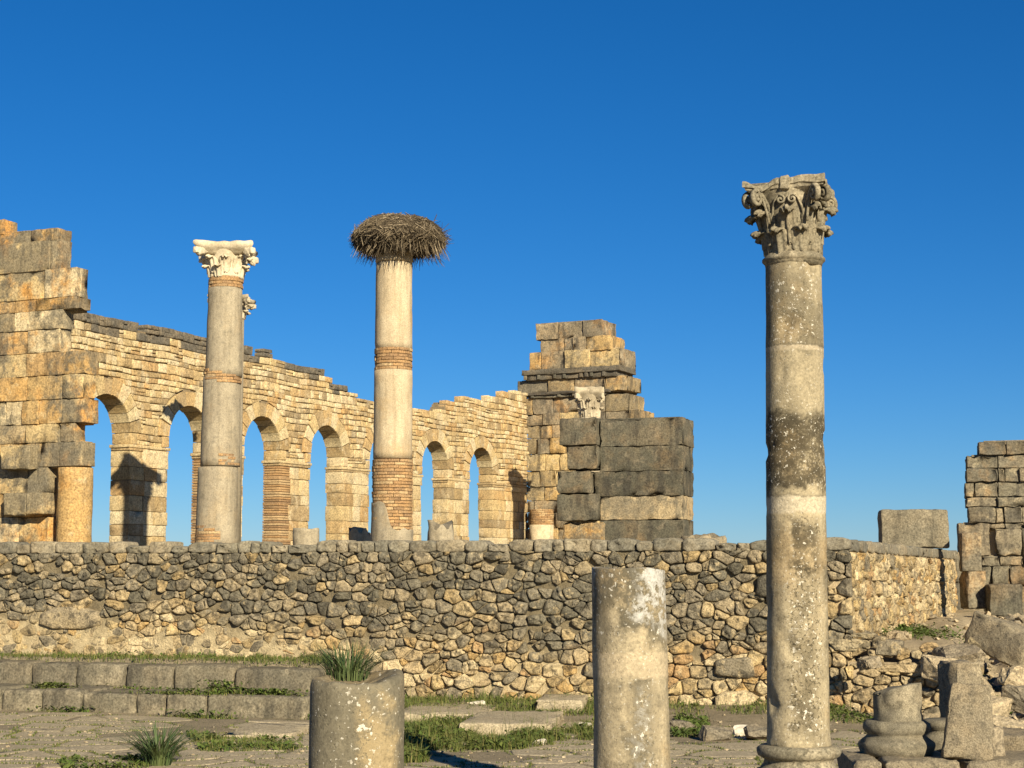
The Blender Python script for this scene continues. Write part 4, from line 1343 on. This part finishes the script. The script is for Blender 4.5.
# ------------------------------------------------------------------ right-hand ruins
RP = Plane(tuple(at(966, 520, 46.0))[:2], -R(14))
rp = empty('ashlar_pier', RP.p(1.5, 1.3), 'grey stepped block pier on rubble at the far right beyond the cream wall', 'ruined pier')
mb = MB()
ashlar(mb, RP, [(441, 455, (978, 1006, 1045)), (455, 468, (966, 998, 1028, 1060)), (468, 482, (966, 998, 1005, 1019, 1050)), (482, 497, (965, 974, 998, 1032, 1060)),
    (497, 507, (966, 997, 1040)), (507, 523, (968, 996, 1004, 1022, 1055)), (523, 529, (985, 1005, 1024, 1060))], 1.5, 995, amp=.04, rnd=.035, jit=.06, gap=.015)
ashlar(mb, RP, [(523, 556, (958, 990)), (528, 556, (995, 1022, 1060)), (556, 566, (982, 1000, 1024, 1060)), (566, 586, (960, 978, 992, 1010, 1060)), (586, 622, (962, 985, 1021, 1070))], 1.7, 995, amp=.06, rnd=.045, jit=.08, gap=.02)
mb.build('masonry', M['ashlar_mix'], rp)
core(RP, .0, 4.5, 1.0, RP.px(995, 524)[1], 1.6, d=-.25, nx=20).build('mortar', M['mortar_pale'], rp)

def single(name, Mx, size, mat, label, cat, r=.05, amp=.04, step=.1, group=None, **k):
    mb = MB(); block(mb, Mx, size, r, amp, step, **k)
    o = Mx.translation
    return tag(mb.build(name, mat, origin=(o.x, o.y, o.z - size[2] / 2)), label, cat, group)
Yb = 41.5
p = at(919, 534, Yb)
pz = RW.px(919, 545)
single('stone_block', frame((p.x, Yb + .6, ZTOP + .48), (math.cos(-R(8)), math.sin(-R(8)), 0)), (1.62, 1.0, .94), M['step'], 'large upright grey block standing on top of the cream side wall', 'stone block', .05, .04, .14)
p = at(970, 552, 41)
single('stone_block', frame((p.x, 41, p.z), (1, -.12, 0)), (.47, .5, .92), M['ashlar_mix'], 'tall narrow grey block leaning on the far right pier', 'stone block', .04, .03, .14)
p = at(973, 590, 41)
single('stone_block', frame((p.x, 41, p.z), (1, .2, 0)), (.48, .5, .9), M['ashlar_mix'], 'cracked pale block under the tall narrow one beside the wall end', 'stone block', .06, .05, .14)
p = at(1004, 600, 40.5)
single('stone_block', frame((p.x, 40.5, p.z), (1, -.1, 0)), (.78, .6, .75), M['ashlar_grey'], 'dark squarish block at the foot of the far right pier', 'stone block', .05, .04, .14)

# big fallen block on the slope
p = at(1021, 650, 30)
single('fallen_block', rotframe((p.x, 30, p.z + .05), R(34), R(19), R(12)), (1.5, 1.3, .62), M['fallen'], 'big tilted fallen block with a dark broken end at the right edge', 'stone block', .07, .07, .1)
# slope rocks
specs = [(938, 660, 27, .75, .5, .55, 'flat topped boulder heading the slope behind the upright pillar stone'),
         (960, 650, 28.5, 1.3, .9, .5, 'broad rough boulder on the slope above the pillar stone'),
         (1012, 668, 25, .5, .4, .42, 'small boulder below the tilted fallen block'),
         (1018, 690, 23.5, .55, .5, .5, 'rough boulder at the right edge under the fallen block'),
         (990, 700, 23.5, .7, .6, .5, 'pale boulder on the slope right of the pillar stone'),
         (1006, 718, 22, .8, .6, .4, 'wide grey boulder right of the leaning slab'),
         (868, 655, 28.6, .5, .4, .3, 'rounded stone on the crest of the low rubble wall'),
         (898, 632, 31, .6, .5, .35, 'weathered stone beside the weeds at the foot of the cream wall')]
for (px, py, Y, sx, sy, sz, lab) in specs:
    p = at(px, py, Y)
    mb = MB()
    hull(mb, rotframe((p.x, Y, p.z - .12), random.uniform(0, 3), random.uniform(-.2, .2), random.uniform(-.2, .2)), (sx * .85, sy * .85, sz * .85), 22, .035, 4, .5)
    tag(mb.build('boulder', M['rock'], origin=(p.x, Y, p.z - sz / 2)), lab, 'boulder')

# kerb of blocks, column base, leaning stones (nearer, right)
KY = 19.0
kz = .42
for (x0, x1, lab) in ((852, 884, 'short grey kerb block left in the row under the broken column base'), (884, 962, 'long grey kerb block under the column base and leaning slab'), (964, 1060, 'grey kerb block in the bottom right corner')):
    a = at(x0, 760, KY - .3).x; b_ = at(x1, 760, KY - .3).x
    single('kerb_block', frame(((a + b_) / 2, KY + .15, kz / 2 - .05 + random.uniform(-.01, .01)), (1, -.04, 0)), (b_ - a - .03, 1.15, kz + .1), M['fallen'], lab, 'kerb block', .05, .035, .12)
Y = 19.4
px_m = Y / F
b = at(898, 720, Y); cx = b.x
zy = lambda y: at(898, y, Y).z
cb = empty('broken_column', (cx, Y, kz), 'moulded column base with a short broken shaft on the kerb blocks', 'column base')
M['base_stone'] = stone_mat('base_stone', [(.19, .165, .115)], stain=(.06, .052, .038), stain_amt=.5, streak=.4, mott=.4, light=(.4, .34, .23), light_amt=.5, fine=34, s1=2.4, bump=.5, bd=.012)
mb = MB()
zt = zy(688)
rs = 23.5 * px_m
lathe(mb, (cx, Y), [(rs * 1.06, zy(725)), (rs * 1.02, zy(718))] + [(rs, z) for z in np.linspace(zy(715), zt - .03, 10)] + [(rs * .97, zt), (rs * .6, zt + .02), (.01, zt + .02)], 56, .01, 71, chip=.08)
mb.v = [(x_, y_, z_ + (.22 * (x_ - cx) - .10 * (y_ - Y) + .02 * nz((x_ * 6, y_ * 6, 0), 1) if z_ > zt - .05 else 0)) for x_, y_, z_ in mb.v]
mb.build('shaft', M['base_stone'], cb)
mb = MB()
lathe(mb, (cx - .02, Y), [(rs * 1.45, kz - .02), (rs * 1.55, kz + .04), (rs * 1.6, kz + .09), (rs * 1.57, zy(742)), (rs * 1.42, zy(739)), (rs * 1.3, zy(737)), (rs * 1.18, zy(734)), (rs * 1.3, zy(732)), (rs * 1.38, zy(728)), (rs * 1.36, zy(723)), (rs * 1.2, zy(720)), (rs * .9, zy(720))], 56, .022, 72, chip=.3)
mb.build('moulding', M['base_stone'], cb)
Y = 20.2
b = at(945, 735, Y)
sb = empty('broken_column', (b.x, Y, kz), 'small dark moulded column base half hidden behind the leaning slab', 'column base')
mb = MB(); r = .24
lathe(mb, (b.x, Y), [(r * 1.1, -.0), (r * 1.15, at(945, 748, Y).z), (r * 1.2, at(945, 738, Y).z), (r * .95, at(945, 735, Y).z), (r * .85, at(945, 729, Y).z), (r * 1.05, at(945, 727, Y).z), (r * 1.12, at(945, 722, Y).z), (r * .9, at(945, 719, Y).z), (.01, at(945, 719, Y).z)], 40, .02, 5, chip=.1)
mb.build('moulding', M['base_stone'], sb)
# leaning slab: outline seen from the front is a rough trapezium
Y = 18.7
px_m = Y / F
b = at(973, 757, Y)
single('leaning_slab', rotframe((b.x + .0, Y + .12, kz + 35.5 * px_m), R(-8), R(-9), R(2.5)), (50 * px_m, .2, 74 * px_m), M['fallen'], 'pale pitted slab propped upright on the kerb blocks', 'stone slab', .03, .03, .06, taper=(.76, 1.0), shear=.045)
Y = 20.4
b = at(966, 745, Y)
zt = at(966, 656, Y).z
single('pillar_stone', rotframe((b.x + .0, Y + .2, zt / 2 - .06), R(20)), (.37, .40, zt - .02), M['fallen'], 'tall square pillar stone with a dark side right behind the leaning slab', 'pillar stone', .05, .05, .1)
Y = 20.0
p = at(1016, 737, Y)
single('fallen_block', rotframe((p.x + .1, Y, p.z - .05), R(-12), R(4), R(3)), (.75, .6, .2), M['fallen'], 'thin flat slab right of the leaning slab at the frame edge', 'stone slab', .03, .03, .1)
p = at(990, 742, 19.2)
single('stone_block', rotframe((p.x, 19.2, kz + .14), R(20)), (.22, .25, .34), M['rock'], 'small pale block wedged at the right foot of the leaning slab', 'stone block', .03, .03, .08)

# loose rubble on the slope: uncountable chips
rb = MB()
for i in range(2600):
    x = random.uniform(6.2, 12.5); y = random.uniform(20.5, 40)
    d = (Vector((x, y, 0)) - FW.o).dot(FW.n)
    if d > .2 and x < 6.9: continue
    if (Vector((x, y, 0)) - RW.o).dot(RW.n) < .15 and y > 29: continue
    path = abs((x - (6.9 + (y - 28.5) * .30))) < .55 and 29 < y < 40
    if path and random.random() < .85: continue
    s_ = random.choice((.05, .06, .08, .08, .1, .12, .16, .22, .3))
    hull(rb, rotframe((x, y, terrain(x, y) + s_ * .15), random.uniform(0, 3), random.uniform(-.5, .5), random.uniform(-.5, .5)), (s_ * random.uniform(.9, 1.7), s_ * 1.1, s_ * random.uniform(.5, .9)), 12, .0, 0, .7)
for i in range(2200):
    x = random.uniform(-10, 6.5); y = random.uniform(21, 31)
    if noise.noise(Vector((x * .4, y * .4, 7))) < -.15: continue
    sd = -(Vector((x, y, 0)) - ST.o).dot(ST.n)
    if sd > -.1 and x < -2.6: continue
    s_ = random.choice((.015, .02, .02, .03, .04, .06))
    hull(rb, rotframe((x, y, terrain(x, y) + s_ * .2), random.uniform(0, 3)), (s_ * 1.3, s_, s_ * .8), 10, 0, 0, .7)
tag(rb.build('rubble', M['rock']), kind='stuff')

# ------------------------------------------------------------------ slabs and rocks in the grass before the wall
for (x0, x1, y0, y1, hz_, lab) in ((470, 557, 719, 735, .16, 'large flat pale slab in the grass between the two stumps, nearest of the flat slabs'),
                             (405, 492, 711, 723, .10, 'long low slab in the grass right beside the thick grey stump'),
                             (540, 586, 709, 717, .14, 'small flat slab in the grass close by the slim stump'),
                             (236, 305, 727, 738, .07, 'worn flat slab lying before the end of the lower step')):
    pa = gp((x0 + x1) / 2, (y0 + y1) / 2 + 1)
    wdt = (x1 - x0) * pa.y / F
    dep = gp(500, y0).y - gp(500, y1).y
    single('flat_slab', frame((pa.x, pa.y, terrain(pa.x, pa.y) + hz_ / 2 - .03), (1, -.12, 0)), (wdt, dep * .85, hz_ + .08), M['paving'], lab, 'stone slab', .05, .03, .14, chip=1.2)
rocks = ((479, 708, .22, 1, 'white rock lying in the grass strip below the wall'), (540, 741, .16, 1, 'small whitish stone at the grass edge left of the slim stump'), (588, 723, .24, 1, 'pale stone beside the slim stump at the grass edge'),
         (683, 722, .36, 0, 'whitish lumpy rock just right of the slim stump'), (716, 730, .40, 0, 'brown grey rock in the middle of the row left of the tall column'), (744, 728, .3, 1, 'small white rock in the row left of the tall column'), (760, 730, .4, 0, 'low rock tucked against the foot of the tall column'),
         (232, 743, .12, 1, 'little white pebble in the grass below the steps'))
for (px, py, s_, wh, lab) in rocks:
    p = gp(px, py + s_ * 26)
    mb = MB()
    hull(mb, rotframe((p.x, p.y, terrain(p.x, p.y) + s_ * .22), random.uniform(-.4, .4)), (s_ * 1.5, s_, s_ * .75), 18, s_ * .06, 3, .6)
    tag(mb.build('rock', M['white_rock' if wh else 'rock'], origin=(p.x, p.y, terrain(p.x, p.y))), lab, 'rock')

# ------------------------------------------------------------------ grass and weeds
def blade(mb, p, h, lean, az, wd, segs=3):
    d = Vector((math.cos(az), math.sin(az), 0)); s_ = Vector((-d.y, d.x, 0))
    vs_ = []
    for i in range(segs):
        t_ = i / segs
        q = p + d * lean * h * t_ ** 1.8 + Vector((0, 0, h * (t_ - .25 * lean * t_ * t_)))
        ww = wd * (1 - t_ * .75)
        vs_ += [q - s_ * ww / 2, q + s_ * ww / 2]
    vs_.append(p + d * lean * h + Vector((0, 0, h * (1 - .25 * lean))))
    fs = [(2 * i, 2 * i + 1, 2 * i + 3, 2 * i + 2) for i in range(segs - 1)] + [(2 * segs - 2, 2 * segs - 1, 2 * segs)]
    mb.add(vs_, fs, False)
gr = MB(); wd_ = MB()
def inpoly(x, y, poly):
    c_ = False
    for i in range(len(poly)):
        (x0, y0), (x1, y1) = poly[i], poly[i - 1]
        if (y0 > y) != (y1 > y) and x < (x1 - x0) * (y - y0) / (y1 - y0) + x0: c_ = not c_
    return c_
def sow(poly_px, n, h, weeds=0, z=0.0, thr=-.15, seed=0):
    poly = [gp(*q, z)[:2] for q in poly_px]
    xs_ = [p[0] for p in poly]; ys_ = [p[1] for p in poly]
    k = 0; tries = 0
    while k < n and tries < n * 20:
        tries += 1
        x, y = random.uniform(min(xs_), max(xs_)), random.uniform(min(ys_), max(ys_))
        if not inpoly(x, y, poly): continue
        v = noise.noise(Vector((x * 1.6 + seed, y * 1.6, 1))) * .6 + noise.noise(Vector((x * 5, y * 5, 1))) * .4
        if v < thr: continue
        k += 1
        zz = terrain(x, y) - .01
        if random.random() < .012:
            blade(gr, Vector((x, y, zz)), h * random.uniform(1.4, 2.3), random.uniform(.1, .4), random.uniform(0, 6.28), .01, 3)
            continue
        blade(gr, Vector((x, y, zz)), h * random.uniform(.4, 1.25) * (.7 + v), random.uniform(.1, .9), random.uniform(0, 6.28), random.uniform(.008, .018), 2)
    k = 0; tries = 0
    while k < weeds and tries < weeds * 20 + 10:
        tries += 1
        x, y = random.uniform(min(xs_), max(xs_)), random.uniform(min(ys_), max(ys_))
        if not inpoly(x, y, poly) or noise.noise(Vector((x * 1.6 + seed, y * 1.6, 1))) < thr + .1: continue
        k += 1
        leafy(Vector((x, y, terrain(x, y) + random.uniform(.02, h * .7))), random.uniform(.03, .065))
def leafy(p, s_):
    a = random.uniform(0, 6.28); d = Vector((math.cos(a), math.sin(a), random.uniform(-.1, .8))).normalized()
    q = Vector((-math.sin(a), math.cos(a), random.uniform(-.3, .3))).normalized()
    wd_.add([p - d * s_, p - q * s_ * .5, p + d * s_, p + q * s_ * .5], [(0, 1, 2, 3)], False)
sow([(395, 694), (600, 697), (600, 714), (395, 714)], 12000, .19, 500, .1, -.35)
sow([(400, 720), (470, 722), (560, 733), (600, 724), (600, 740), (520, 750), (400, 752)], 9000, .2, 1300, 0, -.12, 3)
sow([(400, 735), (428, 735), (428, 764), (400, 764)], 2600, .26, 500, 0, -.6, 3)
sow([(600, 700), (775, 710), (775, 722), (660, 720), (600, 716)], 3000, .15, 250, 0, -.15, 5)
sow([(675, 722), (710, 724), (710, 738), (668, 738)], 700, .14, 900, 0, -.5, 5)
sow([(830, 715), (880, 716), (870, 726), (830, 726)], 600, .14, 250, 0, -.4, 6)
sow([(-5, 658), (330, 664), (330, 671), (-5, 664)], 11000, .13, 400, .72, -.5, 8)
sow([(185, 735), (235, 738), (300, 742), (310, 752), (200, 752)], 2600, .12, 420, 0, -.05, 9)
sow([(60, 760), (150, 757), (150, 768), (60, 770)], 900, .09, 300, 0, -.2, 10)
sow([(300, 690), (315, 690), (315, 720), (300, 720)], 500, .14, 250, 0, -.5, 11)
# blades and moss in the joints of the paving
for c_ in joints:
    n = len(c_)
    for i in range(n):
        if random.random() < .42: continue
        p, q = c_[i], c_[(i + 1) % n]
        for k in range(int(math.hypot(q[0] - p[0], q[1] - p[1]) * 42)):
            t_ = random.random()
            x, y = p[0] + (q[0] - p[0]) * t_ + random.uniform(-.02, .02), p[1] + (q[1] - p[1]) * t_ + random.uniform(-.02, .02)
            blade(gr, Vector((x, y, terrain(x, y))), random.uniform(.015, .05), random.uniform(.2, 1), random.uniform(0, 6.28), .016, 2)
# patches on the treads of the steps
def on_step(px, py, z, off, rx, ry, n, h, lf):
    p = gp(px, py, z)
    for i in range(n):
        a, b_ = random.gauss(0, rx), abs(random.gauss(0, ry))
        q = p + ST.u * a - ST.n * (-b_)
        blade(gr, Vector((q.x, q.y, z - .02)), h * random.uniform(.4, 1.2), random.uniform(.2, .9), random.uniform(0, 6.28), .016, 2)
    for i in range(lf):
        a, b_ = random.gauss(0, rx), abs(random.gauss(0, ry))
        q = p + ST.u * a - ST.n * (-b_)
        leafy(Vector((q.x, q.y, z + random.uniform(0, h))), random.uniform(.03, .06))
for (px, py, z, rx, n, h, lf) in ((55, 688, .375, .22, 160, .10, 260), (180, 693, .375, .5, 240, .09, 160), (222, 693, .375, .2, 140, .22, 260), (265, 694, .375, .35, 240, .10, 420), (70, 712, 0, .28, 240, .11, 200), (200, 717, 0, .35, 200, .12, 120), (120, 687, .375, .4, 120, .06, 20)):
    on_step(px, py, z, 0, rx, .06, n, h, lf)
# weeds on the slope at the right
for (px, py, Y, n, s_) in ((915, 628, 34, 1100, .5), (903, 634, 32.5, 600, .3), (898, 612, 34.5, 260, .15), (985, 645, 29, 160, .2), (930, 700, 25, 200, .2)):
    p = at(px, py, Y)
    for i in range(n):
        x, y = random.gauss(p.x, s_), random.gauss(p.y, s_ * 1.6)
        leafy(Vector((x, y, terrain(x, y) + random.uniform(.02, .14))), random.uniform(.025, .06))
tag(gr.build('grass', M['grass']), kind='stuff')
tag(wd_.build('weeds', M['weed']), kind='stuff')

def tuft(name, p, n, h, wd, label, spread):
    mb = MB()
    for i in range(n):
        az = random.uniform(0, 6.28)
        k = random.random() ** .7
        q = Vector(p) + Vector((math.cos(az), math.sin(az), 0)) * spread * math.sqrt(random.random())
        blade(mb, q, h * random.uniform(.55, 1.1), (.15 + 1.2 * k), az + random.uniform(-.5, .5), wd * random.uniform(.7, 1.2), 4)
    tag(mb.build(name, M['tuft'], origin=p), label, 'grass tuft')
tuft('grass_tuft', (ST1[0] - .075, ST1[1] + .17, ST1[2] - .02), 280, .25, .008, 'spiky green grass tuft growing out of the hollow stump top', .13)
p = gp(158, 764)
tuft('grass_tuft', (p.x, p.y, terrain(p.x, p.y)), 240, .62, .022, 'spiky green grass tuft growing from the paving at lower left', .16)
